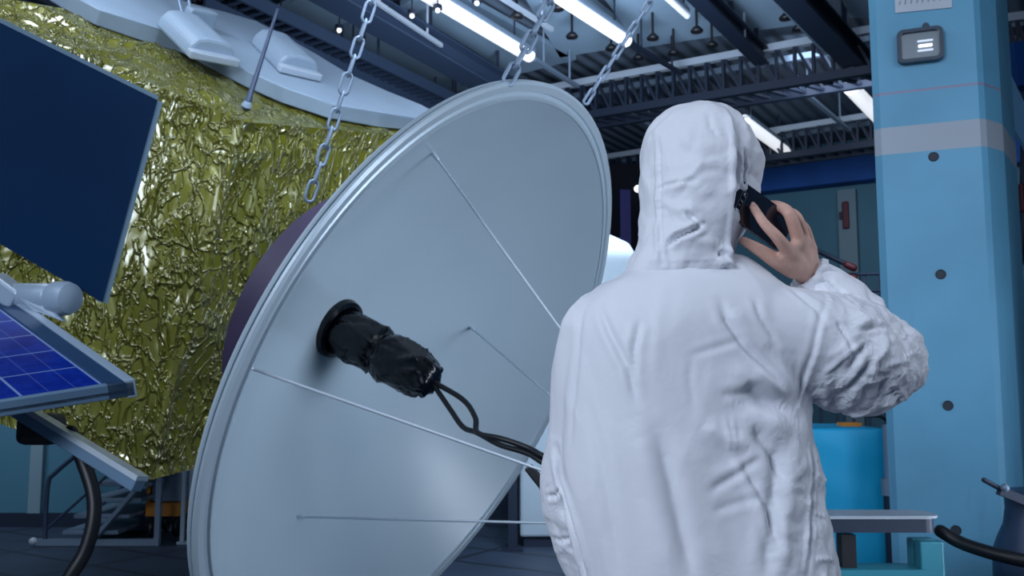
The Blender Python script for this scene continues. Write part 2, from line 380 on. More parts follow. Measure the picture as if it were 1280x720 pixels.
# ------------------------------------------------------------------ ceiling gear
def ceil_light(p0, p1, z, wpx, label, dim=False):
    a, b = K(*p0, z), K(*p1, z); t = thing('ceiling_light', label, 'ceiling light', (a + b) / 2, 'ceiling lights')
    wd = 1.3 * wpx * b.y / FPX
    bm = B(); bar(bm, a + UP * 0.05, b + UP * 0.05, wd * 1.15, 0.05); bev(bm, 0.01); obj('housing', bm, M['mid_steel'], t)
    bm = B(); tube(bm, [a, b], wd / 2, 12, 1, dome=False); obj('tube', bm, M['lamp_dim' if dim else 'lamp'], t, True, 50)
    for s in (0.15, 0.85):
        bm = B(); q = a.lerp(b, s); bar(bm, q + UP * 0.07, Vector((q.x, q.y, ZC)), 0.02, 0.02); obj('hanger', bm, M['dark_steel'], t)
ceil_light((512, -20), (662, 70), 4.75, 13, 'long bright tube light passing behind the middle chain')
ceil_light((672, -22), (783, 51), 4.75, 13, 'long bright tube light above the hooded head, crossed by the thin right chain')
ceil_light((930, 151), (982, 189), 4.75, 11, 'short bright tube light just right of the hood')
ceil_light((1064, 109), (1106, 154), 4.75, 14, 'bright tube light cut off by the left edge of the blue pillar')
ceil_light((828, -8), (859, 20), 4.9, 6, 'thin dim tube light at the top between two ceiling beams', True)
def beam(name, p0, p1, z, w_, h_, m, label, cat, drop=True):
    a, b = K(*p0, z), K(*p1, z); t = thing(name, label, cat, (a + b) / 2)
    bm = B(); hz = h_ / 2; tw = w_ / 2; d = (b - a).normalized(); s = d.cross(UP).normalized()
    # I-section: two flanges and a web
    for off, ww, tt in ((-hz, w_, 0.02), (hz, w_, 0.02)):
        bar(bm, a + UP * off, b + UP * off, ww, tt)
    bar(bm, a, b, w_ * 0.3, h_)
    obj('i_section', bm, m, t)
    for f_ in (0.1, 0.5, 0.9):
        bm = B(); q = a.lerp(b, f_); bar(bm, q + UP * hz, Vector((q.x, q.y, ZC)), 0.04, 0.04); obj('hanger_rod', bm, M['dark_steel'], t)
    return t
beam('ceiling_beam', (395, -25), (640, 118), 4.7, 0.30, 0.22, M['tray'], 'dark steel ceiling beam running behind the upper rim of the dish', 'beam')
beam('ceiling_beam', (868, -14), (953, 72), 4.86, 0.16, 0.16, M['dark_steel'], 'dark narrow ceiling beam ending on the truss above the hood', 'beam')
beam('ceiling_beam', (980, -22), (1112, 118), 4.7, 0.22, 0.22, M['dark_steel'], 'thick dark ceiling beam running to the left edge of the blue pillar', 'beam')
def rail(p0, p1, z, wpx, m, label):
    a, b = K(*p0, z), K(*p1, z); wd = wpx * b.y / FPX
    bm = B(); bar(bm, a, b, wd, 0.04); 
    for f_ in (0.2, 0.8):
        q = a.lerp(b, f_); bar(bm, q, Vector((q.x, q.y, ZC)), 0.02, 0.02)
    o = obj('ceiling_rail', bm, m); tag(o, label, 'rail')
rail((452, -10), (552, 57), 4.72, 4, M['light_steel'], 'thin pale ceiling rail beside the top of the left chain')
rail((622, -6), (690, 37), 4.9, 5, M['light_steel'], 'short pale ceiling rail between the two long tube lights')
rail((668, 74), (722, 108), 4.75, 5, M['mid_steel'], 'grey ceiling rail continuing the tube light behind the middle chain')
rail((788, 54), (852, 92), 4.75, 5, M['dark_steel'], 'dark ceiling rail continuing the tube light above the hood')
rail((860, -8), (946, 66), 4.8, 4, M['light_steel'], 'pale ceiling rail along the narrow beam above the hood')
rail((962, -10), (1030, 62), 4.8, 6, M['mid_steel'], 'grey ceiling rail left of the thick dark beam')
rail((994, 106), (1062, 163), 4.75, 5, M['mid_steel'], 'grey ceiling rail below the truss left of the pillar')
rail((780, 138), (818, 160), 4.75, 4, M['mid_steel'], 'grey ceiling rail just left of the hood top')
def cable_tray(p0, p1, z, wd, label, nr):
    a, b = K(*p0, z), K(*p1, z); t = thing('cable_tray', label, 'cable tray', (a + b) / 2, 'cable trays on the left')
    d = (b - a).normalized(); s = d.cross(UP).normalized()
    for sg_ in (-1, 1):
        bm = B(); bar(bm, a + s * sg_ * wd / 2, b + s * sg_ * wd / 2, 0.03, 0.12); obj('side_rail', bm, M['tray'], t)
    bm = B()
    for i in range(nr):
        q = a.lerp(b, (i + 0.5) / nr); bar(bm, q - s * wd / 2, q + s * wd / 2, 0.05, 0.03, UP)
    obj('rungs', bm, M['tray'], t)
    bm = B()
    for k in range(4):
        o_ = s * (k - 1.5) * wd * 0.2; tube(bm, [a + o_ + UP * 0.045, b + o_ + UP * 0.045], 0.02, 6, 1)
    obj('cables', bm, M['black'], t)
    for f_ in (0.08, 0.5, 0.92):
        for sg_ in (-1, 1):
            bm = B(); q = a.lerp(b, f_) + s * sg_ * wd / 2; bar(bm, q, Vector((q.x, q.y, ZC)), 0.025, 0.025); obj('hanger_rod', bm, M['dark_steel'], t)
cable_tray((240, -22), (600, 148), 4.6, 0.34, 'upper dark cable tray running from the top left to behind the dish', 34)
cable_tray((240, 8), (575, 163), 4.5, 0.30, 'lower dark cable tray just above the grey satellite deck', 34)
def truss(p0, p1, zt, zb, label, depth, bays):
    a, b = K(*p0, zt), K(*p1, zt); t = thing('roof_truss', label, 'truss', (a + b) / 2, 'roof trusses'); s = DA * depth
    H = zt - zb
    for nm, oo, m_, w_ in (('top_chord', UP * 0, M['light_steel'], 0.08), ('top_chord', s, M['mid_steel'], 0.07), ('bottom_chord', -UP * H, M['dark_steel'], 0.09), ('bottom_chord', s - UP * H, M['dark_steel'], 0.08)):
        bm = B(); bar(bm, a + oo, b + oo, w_, w_); obj(nm, bm, m_, t)
    bm = B()
    for i in range(bays + 1):
        q = a.lerp(b, i / bays)
        bar(bm, q, q - UP * H, 0.03, 0.06, DA)
        if i < bays:
            r = a.lerp(b, (i + 1) / bays); bar(bm, q, r - UP * H, 0.03, 0.045, DA)
            bar(bm, q - UP * H, r + s - UP * H, 0.05, 0.03); bar(bm, q + s, r + s - UP * H, 0.03, 0.04, DA)
    obj('web', bm, M['dark_steel'], t)
    return t
truss((640, 119), (1140, 28), 4.95, 4.52, 'long lattice roof truss crossing above the hood towards the pillar', 0.45, 24)
truss((760, 196), (1140, 136), 4.95, 4.55, 'far lattice roof truss low above the blue wall beam', 0.4, 26)
truss((1236, 26), (1330, 14), 4.9, 4.5, 'piece of lattice roof truss showing right of the pillar', 0.4, 8)
def ceil_panel(poly, label, m='ceil_panel', z=5.12):
    bm = B(); prism(bm, [K(x, y, z) for x, y in poly], UP * 0.06); o = obj('ceiling_panel', bm, M[m]); tag(o, label, 'ceiling panel', 'ceiling panels')
ceil_panel([(372, 0), (420, 0), (596, 112), (540, 118), (330, 20)], 'pale ceiling panel between the cable trays and the left chain')
ceil_panel([(500, 8), (548, -20), (720, 75), (640, 95), (590, 62)], 'pale ceiling panel under the tube light behind the middle chain')
ceil_panel([(640, -30), (700, -30), (790, 42), (760, 62), (700, 72)], 'pale ceiling panel between the two long tube lights')
ceil_panel([(735, -30), (850, -30), (918, 42), (800, 60)], 'pale ceiling panel with glossy patches above the hood')
ceil_panel([(885, -20), (965, -20), (1005, 30), (935, 40)], 'pale ceiling panel between the two dark beams near the pillar')
ceil_panel([(1040, -30), (1130, -30), (1130, 26), (1062, 22)], 'pale ceiling panel at the top left of the pillar')
def sprinkler(px, py):
    q = K(px, py, 4.85); t = thing('ceiling_fixture', None, 'ceiling fixture', q, 'small dark ceiling fixtures')
    t['label'] = 'small dark mushroom shaped fixture hanging from the ceiling above the truss'
    bm = B(); lathe(bm, [(0, 0.05), (0.03, 0.04), (0.065, 0.0), (0.06, -0.02), (0, -0.03)], q, UP, 16); obj('cap', bm, M['black'], t, True)
    bm = B(); tube(bm, [q + UP * 0.05, Vector((q.x, q.y, ZC))], 0.014, 8, 1); obj('stem', bm, M['black'], t)
for x, y in ((715, 45), (764, 60), (798, 72), (816, 47), (842, 66), (871, 38), (890, 56), (697, 10), (646, 20), (982, 22), (998, 36)): sprinkler(x, y)
for x, y, lb in ((424, 38, 'tiny bright downlight left of the left chain'), (515, 20, 'tiny bright downlight right of the left chain'), (547, 13, 'tiny bright downlight next to the long tube light'), (596, 4, 'tiny bright downlight right of the long tube light'), (350, 52, 'tiny bright downlight above the antenna rod')):
    q = K(x, y, 4.6); t = thing('downlight', lb, 'downlight', q, 'tiny downlights')
    bm = B(); ball(bm, q, 0.022); obj('bulb', bm, M['led'], t, True)
    bm = B(); lathe(bm, [(0, 0.05), (0.04, 0.05), (0.045, 0.01), (0.03, 0.012), (0, 0.02)], q, UP, 14); tube(bm, [q + UP * 0.05, Vector((q.x, q.y, ZC))], 0.008, 6, 1); obj('holder', bm, M['dark_steel'], t)

# ------------------------------------------------------------------ satellite dish
DC = CAM + ray(559.89, 478.43) * 3.9; DN = Vector((0.80848607, -0.39303721, -0.43803199)).normalized(); DR = 1.53887 * 3.9 / 4.6; DD = 0.47 * DR
dish = thing('satellite_dish', 'large pale grey parabolic dish antenna hanging on chains, facing right', 'dish antenna', DC)
ri = 0.945 * DR
def para(r): return -DD * (1 - (r / ri) ** 2)
bm = B(); prof = [(ri * k / 40, para(ri * k / 40)) for k in range(41)]
prof += [(ri, -0.02)] + [(ri * k / 20, para(ri * k / 20) - 0.03) for k in range(20, -1, -1)]
lathe(bm, prof, DC, DN, 160); reflector = obj('reflector', bm, M['dish'], dish, True, 40)
bm = B(); r0 = ri
lathe(bm, [(r0 - 0.004, -0.012), (r0, 0.004), (r0 + 0.010, 0.008), (r0 + 0.016, 0.0), (r0 + 0.03, -0.004), (r0 + 0.034, 0.006), (DR - 0.012, 0.012), (DR, 0.006), (DR + 0.001, -0.004), (DR - 0.008, -0.010), (r0 - 0.004, -0.03)], DC, DN, 160, closed=True)
rim = obj('rim', bm, M['rim'], dish, True, 35)
bm = B(); lathe(bm, [(DR - 0.012, -0.007), (DR - 0.012, -0.016), (DR - 0.03, -0.016), (DR - 0.03, -0.007)], DC, DN, 160, closed=True)
obj('gap_ring', bm, M['dark_groove'], dish)
bm = B(); lathe(bm, [(DR - 0.004, -0.015), (DR - 0.001, -0.02), (DR - 0.004, -0.032), (DR - 0.018, -0.036), (DR - 0.03, -0.026), (DR - 0.03, -0.015)], DC, DN, 160, closed=True)
obj('rim_skirt', bm, M['rim'], dish, True, 35)
bm = B(); lathe(bm, [(0, -0.56 * DR), (0.43 * DR, -0.56 * DR), (0.47 * DR, -0.53 * DR), (0.47 * DR, -0.38 * DR), (0.455 * DR, -0.375 * DR), (0.44 * DR, -0.40 * DR), (0.41 * DR, -0.52 * DR), (0, -0.53 * DR)], DC, DN, 96)
drum = obj('backing_drum', bm, M['purple'], dish, True, 35)
V0 = DC - DN * DD
HUB = DC + DN * (1.42 * 0.848)
dish_e1 = (on_plane(743, 0, DC, DN) - DC); dish_e1 = (dish_e1 - DN * dish_e1.dot(DN)).normalized(); dish_e2 = DN.cross(dish_e1)
def on_dish(px, py):                    # where the view through a pixel meets the reflector
    r = ray(px, py); best = None
    for k in range(4000):
        t = 2.2 + k * 0.001; q = CAM + r * t - DC; h = q.dot(DN); rad = (q - DN * h).length
        if rad < ri and h < para(rad): return CAM + r * t
    return DC
for x, y in ((541, 191), (302, 456), (372, 646), (588, 409)):
    a = on_dish(x, y); bm = B(); tube(bm, [a, HUB], 0.0052, 8, 1); w_ = obj('stay_wire', bm, M['wire'], dish, True)
    bm = B(); tube(bm, [a - (HUB - a).normalized() * 0.01, a + (HUB - a).normalized() * 0.03], 0.009, 10, 1); obj('wire_clamp', bm, M['wire'], w_, True)
bm = B(); lathe(bm, [(0, 0.09), (0.05, 0.085), (0.09, 0.05), (0.10, 0.0), (0.10, -0.08), (0.06, -0.12), (0, -0.12)], HUB, DN, 32); obj('focal_hub', bm, M['rim'], dish, True, 40)
# feed: flange, wrapped body
bm = B(); fo = on_dish(421, 409) - DN * 0.01
seg = 44; lathe(bm, [(0, 0.02), (0.10, 0.035), (0.115, 0.05), (0.135, 0.045), (0.142, 0.02), (0.14, 0.0), (0, -0.01)], fo, DN, seg)
obj('feed_flange', bm, M['black_gloss'], dish, True, 40)
FE = None
for t in range(0, 800):
    q = fo + DN * (t * 0.001)
    d = q - CAM; zz = d.y * CP + d.z * SP
    if 640 + FPX * d.x / zz > 543: FE = q; break
FL = (FE - fo).length
bm = B(); prof = [(0, 0.0), (0.085, 0.02), (0.102, 0.05), (0.116, 0.25 * FL), (0.112, 0.42 * FL), (0.093, 0.48 * FL), (0.108, 0.53 * FL), (0.116, 0.60 * FL), (0.108, 0.8 * FL), (0.084, 0.93 * FL), (0.06, 0.99 * FL), (0, FL)]
pp = catmull([(a, b, 0) for a, b in prof], 6); lathe(bm, [(max(p[0], 0) if 0 < i < len(pp) - 1 else 0, p[1]) for i, p in enumerate(pp)], fo, DN, 72)
for v in bm.verts:
    q = v.co - fo; h = q.dot(DN); rd = q - DN * h
    if rd.length < 1e-4: continue
    n1 = noise.noise(Vector((v.co.x * 9, v.co.y * 9, v.co.z * 9)))
    a_ = math.atan2(rd.dot(dish_e2), rd.dot(dish_e1)) + h * 5
    ridge = 1 - abs(math.sin(a_ * 3.0 + 2.2 * n1)); cr = abs(noise.noise(v.co * 20)) 
    v.co += rd.normalized() * ((ridge ** 2) * 0.014 - 0.02 * max(0, 0.12 - cr) / 0.12 * 0.5 - 0.006) * min(1, h / 0.1)
obj('feed_horn', bm, M['black_gloss'], dish, True)
ta = FE - DN * 0.01
for pts in ([(553, 486, 0), (578, 499, .02), (594, 522, .03), (597, 541, .03), (625, 548, .03), (660, 560, 0), (700, 580, 0)],
            [(552, 492, 0), (563, 512, 0), (579, 534, 0), (597, 541, 0), (625, 556, 0), (660, 567, 0), (700, 588, 0)]):
    ps = []
    for i, (x, y, dy) in enumerate(pts):
        f_ = i / (len(pts) - 1); ps.append(P(x, y, ta.y * (1 - f_) + (HUB.y + 0.1) * f_ - dy))
    ps[0] = FE - DN * 0.02; ps.append(HUB - DN * 0.1); bm = B(); tube(bm, ps, 0.0115, 10, 8); obj('feed_cable', bm, M['black'], dish, True)
bm = B(); q0, q1 = P(660, 583, HUB.y + 0.12), P(705, 640, HUB.y + 0.1); bar(bm, q0, q1, 0.035, 0.075, Vector((0, 1, 0))); bev(bm, 0.006); obj('feed_bracket', bm, M['black'], dish)

# ------------------------------------------------------------------ chains
def link_mesh(bm_name, L, W_, r):
    bm = B(); pts = []
    n = 8
    for k in range(n + 1): t = math.pi * k / n; pts.append(Vector((W_ / 2 * math.cos(t), 0, L / 2 - W_ / 2 + W_ / 2 * math.sin(t))))
    for k in range(n + 1): t = math.pi + math.pi * k / n; pts.append(Vector((W_ / 2 * math.cos(t), 0, -L / 2 + W_ / 2 + W_ / 2 * math.sin(t))))
    rings = []
    m_ = len(pts)
    for i, p in enumerate(pts):
        d = (pts[(i + 1) % m_] - pts[i - 1]).normalized(); nn = Vector((0, 1, 0)); bb = d.cross(nn)
        rings.append([bm.verts.new(p + (nn * math.cos(a) + bb * math.sin(a)) * r) for a in [2 * math.pi * k / 8 for k in range(8)]])
    for i in range(m_):
        a, b = rings[i], rings[(i + 1) % m_]
        for k in range(8): bm.faces.new((a[k], a[(k + 1) % 8], b[(k + 1) % 8], b[k]))
    bmesh.ops.recalc_face_normals(bm, faces=bm.faces); me = bpy.data.meshes.new(bm_name); bm.to_mesh(me); bm.free()
    me.polygons.foreach_set('use_smooth', [True] * len(me.polygons)); return me
def chain(a, b, L, W_, r, label, mat_of, start=0.4):
    a, b = Vector(a), Vector(b)
    t = thing('hanging_chain', label, 'chain', a, 'hanging chains'); d = (b - a); n_ = max(2, int(d.length / (L - 2.2 * r))); d_ = d.normalized(); step = d.length / n_
    meshes = {}
    yv = (a + b) / 2 - CAM; yv = (yv - d_ * yv.dot(d_)).normalized(); q = Matrix((yv.cross(d_), yv, d_)).transposed().to_4x4()
    for i in range(n_):
        m_ = mat_of(i / n_)
        if m_.name not in meshes: meshes[m_.name] = link_mesh('chain_link', L, W_, r); meshes[m_.name].materials.append(m_)
        o = bpy.data.objects.new('chain_link', meshes[m_.name]); COL.objects.link(o); o.parent = t
        c_ = d_ * (step * (i + 0.5)); o.matrix_basis = Matrix.Translation(c_) @ q @ Matrix.Rotation(math.radians(14 + 84 * (i % 2)), 4, 'Z')
    return t
drum_top = P(386, 250, (DC - DN * 0.50 * DR).y - 0.05)
def extend_up(p, q, z): d = (q - p); return p + d * ((z - p.z) / d.z)
dt2 = P(466, -2, drum_top.y - 0.1)
chain(drum_top, extend_up(drum_top, dt2, ZC), 0.100, 0.043, 0.0070, 'left chain of long links hanging in front of the gold satellite', lambda f_: M['chain'], )
rt = on_plane(634, 103, DC, DN); rt2 = P(690, -2, rt.y + 0.05)
chain(rt, extend_up(rt, rt2, ZC), 0.088, 0.040, 0.0075, 'middle chain rising from the top of the dish rim', lambda f_: M['chain'])
rt = on_plane(732, 128, DC, DN); rt2 = P(815, -2, rt.y + 0.05)
chain(rt, extend_up(rt, rt2, ZC), 0.075, 0.022, 0.0065, 'thin right chain rising from the dish rim towards the tube light', lambda f_: M['chain'])

# ------------------------------------------------------------------ gold foil satellite
SL1, SE1, SR1 = P(-120, -24, 4.6), P(304, 152, 5.0), P(560, 174, 6.4)
SL2, SE2, SR2 = P(-240, 440, 4.6), P(188, 600, 5.0), P(470, 527, 6.4)
SB1, SB2 = SL1 + SR1 - SE1, SL2 + SR2 - SE2
sat = thing('satellite', 'gold foil wrapped satellite body with a grey deck, hanging tilted behind the dish', 'satellite', (SE2 + SB2) / 2)
def crumple(p, k=1.0):
    q = Vector(p) * 3.2; q.z *= 0.5
    q += 0.5 * noise.noise_vector(q * 0.8)
    r1 = abs(noise.noise(q)); r2 = abs(noise.noise(q * 2.3 + Vector((5, 1, 2)))); r3 = abs(noise.noise(q * 4.6 + Vector((1, 7, 2))))
    return k * (0.05 * noise.noise(q * 0.5) - 0.06 * r1 + 0.02 * r2 - 0.008 * r3)
def foil_face(bm, a, b, c, d, nu, nv, out, vert):
    rows = []
    for j in range(nv + 1):
        row = []
        for i in range(nu + 1):
            u, v = i / nu, j / nv
            p = (a.lerp(b, u)).lerp(d.lerp(c, u), v)
            e = min(u, 1 - u, v, 1 - v); k = min(1, e / 0.03)
            row.append(bm.verts.new(p + out * crumple(p) * k))
        rows.append(row)
    for j in range(nv):
        for i in range(nu): bm.faces.new((rows[j][i], rows[j][i + 1], rows[j + 1][i + 1], rows[j + 1][i]))
ctr = (SL1 + SR1 + SL2 + SR2) / 4
bm = B()
for a, b, c, d, nu, nv in ((SL1, SE1, SE2, SL2, 150, 200), (SE1, SR1, SR2, SE2, 130, 200), (SL1, SB1, SR1, SE1, 130, 150), (SR1, SB1, SB2, SR2, 12, 12), (SB1, SL1, SL2, SB2, 12, 12), (SL2, SE2, SR2, SB2, 40, 40)):
    nn = (b - a).cross(d - a).normalized()
    if nn.dot((a + b + c + d) / 4 - ctr) < 0: nn = -nn
    foil_face(bm, a, b, c, d, nu, nv, nn, True)
bmesh.ops.remove_doubles(bm, verts=bm.verts, dist=0.0008)
obj('foil_blanket', bm, M['foil'], sat, True, 50)
tn = (SE1 - SL1).cross(SR1 - SL1).normalized()
if tn.z < 0: tn = -tn
def on_top(px, py, h=0.0): return on_plane(px, py, SE1 + tn * h, tn)
dk = [(40, -12), (75, 8), (120, 32), (170, 48), (225, 64), (265, 86), (305, 108), (350, 128), (410, 148), (470, 158), (520, 164), (545, 160), (520, 146), (480, 131), (430, 109), (390, 84), (345, 58), (315, 42), (275, 31), (235, 22), (180, 2), (140, -12)]
bm = B(); prism(bm, [on_top(x, y, 0.0) for x, y in dk], tn * 0.10); bev(bm, 0.008); obj('deck', bm, M['grey_deck'], sat)
for x0, x1, yb, yt in ((232, 293, 78, 40), (345, 397, 96, 62)):
    a, b = on_top(x0, yb - 8, 0.10), on_top(x1, yb + 4, 0.10); e = (b - a).normalized(); f_ = tn.cross(e).normalized()
    if f_.y < 0: f_ = -f_
    L = (b - a).length; prof = [(0, 0), (L * 0.05, 0.07), (L * 0.16, 0.115), (L * 0.32, 0.13), (L * 0.68, 0.13), (L * 0.84, 0.115), (L * 0.95, 0.07), (L, 0)]
    bm = B(); prism(bm, [a + e * s + tn * h for s, h in prof], f_ * 0.45); bev(bm, 0.02); hb = obj('thruster_housing', bm, M['grey_deck'], sat)
    bm = B(); bar(bm, a - f_ * 0.02 + tn * 0.03, b - f_ * 0.02 + tn * 0.03, 0.06, 0.05, tn); bev(bm, 0.01); obj('mounting_lip', bm, M['light_steel'], hb)
bm = B(); a = on_top(308, 133, 0.0); b = P(347, 12, a.y + 0.05); tube(bm, [a, a.lerp(b, 0.12), b], [0.028, 0.016, 0.009], 10, 1); obj('antenna_rod', bm, M['tray'], sat, True)
bm = B(); lathe(bm, [(0, 0.03), (0.02, 0.03), (0.028, 0.012), (0.03, 0), (0, 0)], a, tn, 16); obj('antenna_base', bm, M['grey_deck'], sat, True, 40)
a = on_top(248, 30, 0.12); bm = B(); obox(bm, a, (SR1 - SE1).normalized(), tn.cross((SR1 - SE1).normalized()), tn, 0.10, 0.04, 0.10); bev(bm, 0.015); obj('lifting_lug', bm, M['grey_deck'], sat)
b = P(229, -3, a.y); top_ = a + tn * 0.05 + Vector((-0.08, 0, 0))
chain(top_, extend_up(top_, b, ZC), 0.16, 0.06, 0.011, 'short end of a chain holding the satellite deck at the top edge', lambda f_: M['chain'])

# ------------------------------------------------------------------ panels at the left
pa = thing('deployable_panel', 'large smooth navy blue panel tilted in front of the gold foil', 'panel', P(60, 200, 3.4))
pc = [P(-110, -26, 3.15), P(197, 125, 3.6), P(128, 378, 3.6), P(-110, 242, 3.15)]
nA = (pc[1] - pc[0]).cross(pc[2] - pc[0]).normalized(); nA = nA if nA.y > 0 else -nA; pc[3] = on_plane(-110, 242, pc[0], nA)
bm = B(); prism(bm, pc, nA * 0.03); obj('panel_board', bm, M['navy_panel'], pa)
bm = B(); bar(bm, pc[1] + nA * 0.012, pc[2] + nA * 0.012, 0.012, 0.042, nA.cross(pc[2] - pc[1])); bar(bm, pc[0] + nA * 0.012, pc[1] + nA * 0.012, 0.007, 0.036, nA.cross(pc[1] - pc[0])); obj('edge_strip', bm, M['panel_edge'], pa)
# solar panel
sp = thing('solar_panel', 'blue gridded solar panel with a grey frame jutting in from the left', 'solar panel', P(80, 440, 3.2))
T0, T1, T2 = P(168, 478, 3.0), P(22, 376, 3.6), P(-170, 530, 2.75)
T3 = T1 + T2 - T0; nS = (T1 - T0).cross(T2 - T0).normalized(); nS = nS if nS.y < 0 else -nS    # towards the viewer
eu, ev = (T2 - T0).normalized(), (T1 - T0).normalized(); LU, LV = (T2 - T0).length, (T1 - T0).length
def solar_material(o, eu, ev, cu, cv):
    m = mat('solar_cells', (0.004, 0.018, 0.22), 0.22, 0, coat=0.4); nt = m.node_tree; b = nt.nodes['Principled BSDF']
    g = nt.nodes.new('ShaderNodeNewGeometry'); sub = nt.nodes.new('ShaderNodeVectorMath'); sub.operation = 'SUBTRACT'; sub.inputs[1].default_value = o
    nt.links.new(g.outputs['Position'], sub.inputs[0]); facs = []
    nn = eu.cross(ev).normalized(); pu = ev.cross(nn); pu = pu / pu.dot(eu); pv = nn.cross(eu); pv = pv / pv.dot(ev)
    for vec, cell, subd, wl in ((pu, cu, 1, .035), (pv, cv, 1, .03), (pu, cu / 3, 1, 0.03)):
        d = nt.nodes.new('ShaderNodeVectorMath'); d.operation = 'DOT_PRODUCT'; d.inputs[1].default_value = vec; nt.links.new(sub.outputs[0], d.inputs[0])
        x = nt.nodes.new('ShaderNodeMath'); x.operation = 'DIVIDE'; x.inputs[1].default_value = cell; nt.links.new(d.outputs['Value'], x.inputs[0])
        fr = nt.nodes.new('ShaderNodeMath'); fr.operation = 'FRACT'; nt.links.new(x.outputs[0], fr.inputs[0])
        lt = nt.nodes.new('ShaderNodeMath'); lt.operation = 'LESS_THAN'; lt.inputs[1].default_value = wl; nt.links.new(fr.outputs[0], lt.inputs[0])
        facs.append(lt)
    sc = nt.nodes.new('ShaderNodeMath'); sc.operation = 'MULTIPLY'; sc.inputs[1].default_value = 0.35; nt.links.new(facs[2].outputs[0], sc.inputs[0])
    mx = nt.nodes.new('ShaderNodeMath'); mx.operation = 'MAXIMUM'; nt.links.new(facs[0].outputs[0], mx.inputs[0]); nt.links.new(facs[1].outputs[0], mx.inputs[1])
    m2 = nt.nodes.new('ShaderNodeMath'); m2.operation = 'MAXIMUM'; nt.links.new(mx.outputs[0], m2.inputs[0]); nt.links.new(sc.outputs[0], m2.inputs[1])
    n = nt.nodes.new('ShaderNodeTexVoronoi'); n.inputs['Scale'].default_value = 30; r = nt.nodes.new('ShaderNodeValToRGB')
    r.color_ramp.elements[0].color = (0.003, 0.016, 0.24, 1); r.color_ramp.elements[1].color = (0.005, 0.032, 0.34, 1); nt.links.new(n.outputs['Color'], r.inputs[0])
    mc = nt.nodes.new('ShaderNodeMix'); mc.data_type = 'RGBA'; nt.links.new(m2.outputs[0], mc.inputs[0]); nt.links.new(r.outputs[0], mc.inputs[6]); mc.inputs[7].default_value = (0.22, 0.33, 0.60, 1)
    nt.links.new(mc.outputs[2], b.inputs['Base Color']); return m
fw = 0.02; fe = 0.085
bm = B(); cc = [T0 + eu * fe + ev * fw, T0 + eu * (LU) + ev * fw, T0 + eu * LU + ev * (LV - fw), T0 + eu * fe + ev * (LV - fw)]
prism(bm, cc, -nS * 0.02); obj('solar_cells', bm, solar_material(cc[0], eu, ev, 0.23, 0.185), sp)
for nm, a, b, w2 in (('frame_bar', T0, T1, fe), ('frame_bar', T0, T2, fw)):
    inn = (eu if w2 == fe else ev) * w2
    bm = B(); prism(bm, [a + nS * 0.006, b + nS * 0.006, b + inn + nS * 0.006, a + inn + nS * 0.006], -nS * 0.055); bev(bm, 0.004); fb = obj(nm, bm, M['frame_shade' if w2 == fe else 'frame_metal'], sp)
    if w2 == fe:
        bm = B(); inn = eu * 0.028; prism(bm, [a + nS * 0.012 - eu * 0.004, b + nS * 0.012 - eu * 0.004, b + inn + nS * 0.012, a + inn + nS * 0.012], -nS * 0.066); bev(bm, 0.004); obj('edge_strip', bm, M['joint'], fb)  # pale strip paints the lit outer side of the same frame
bm = B(); a, b = T1, T3; prism(bm, [a + nS * 0.006, b + nS * 0.006, b - ev * fw + nS * 0.006, a - ev * fw + nS * 0.006], -nS * 0.055); obj('frame_bar', bm, M['frame_metal'], sp)
bm = B(); prism(bm, [T0 + eu * 0.01 - nS * 0.022, T2 - nS * 0.022, T3 - nS * 0.022, T1 + eu * 0.01 - nS * 0.022], -nS * 0.012); obj('backing_sheet', bm, M['dark_steel'], sp)
# hinge joint
j0, j1 = P(14, 371, 3.62), P(84, 373, 3.5)
bm = B(); d = (j1 - j0).normalized(); L = (j1 - j0).length
lathe(bm, [(0, -0.02), (0.05, -0.02), (0.055, 0), (0.056, 0.72 * L), (0.048, 0.76 * L), (0.064, 0.80 * L), (0.066, 0.98 * L), (0.058, 1.06 * L), (0.03, 1.1 * L), (0, 1.1 * L)], j0, d, 32)
hg = obj('hinge_barrel', bm, M['joint'], sp, True, 35)
bm = B(); bar(bm, P(-10, 350, 3.62), P(28, 378, 3.58), 0.10, 0.08); bev(bm, 0.012); obj('hinge_arm', bm, M['joint'], sp)
bm = B(); q = P(48, 387, 3.5); prism(bm, [P(22, 372, 3.52), P(60, 378, 3.5), P(78, 402, 3.46), P(40, 388, 3.48)], Vector((0, 0.05, 0))); bev(bm, 0.008); obj('hinge_bracket', bm, M['joint'], sp)
# lower frame rail
a, b = P(20, 507, 3.25), P(176, 603, 3.05)
lr = thing('frame_rail', 'grey metal frame rail slanting down below the solar panel', 'frame rail', (a + b) / 2)
d = (b - a).normalized(); s_ = Vector((0, 1, 0)); s_ = (s_ - d * s_.dot(d)).normalized(); t_ = s_.cross(d); t_ = t_ if t_.z > 0 else -t_
bm = B(); obox(bm, (a + b) / 2 - t_ * 0.012 , d, s_, t_, (b - a).length / 2, 0.025, 0.022); bev(bm, 0.004); obj('rail_body', bm, M['frame_metal'], lr)
bm = B(); obox(bm, (a + b) / 2 + t_ * 0.0125, d, s_, t_, (b - a).length / 2, 0.029, 0.009); obj('top_strip', bm, M['wire'], lr)
bm = B(); obox(bm, P(52, 536, 3.28), (1, 0, 0), (0, 1, 0), UP, 0.07, 0.06, 0.055); bev(bm, 0.03, 3); o_ = obj('rail_clamp', bm, M['black'], lr)
bm = B(); tube(bm, [P(88, 540, 3.2), P(103, 575, 3.2), P(116, 615, 3.18), P(117, 650, 3.16), P(106, 690, 3.14), P(85, 725, 3.12), P(50, 790, 3.1), P(10, 860, 3.1), P(-30, 915, 3.1), P(-90, 946, 3.1), P(-180, 946, 3.1)], 0.024, 14, 8)
tag(obj('hose', bm, M['black'], None, True), 'thick black hose curving down from the slanting grey rail', 'hose')

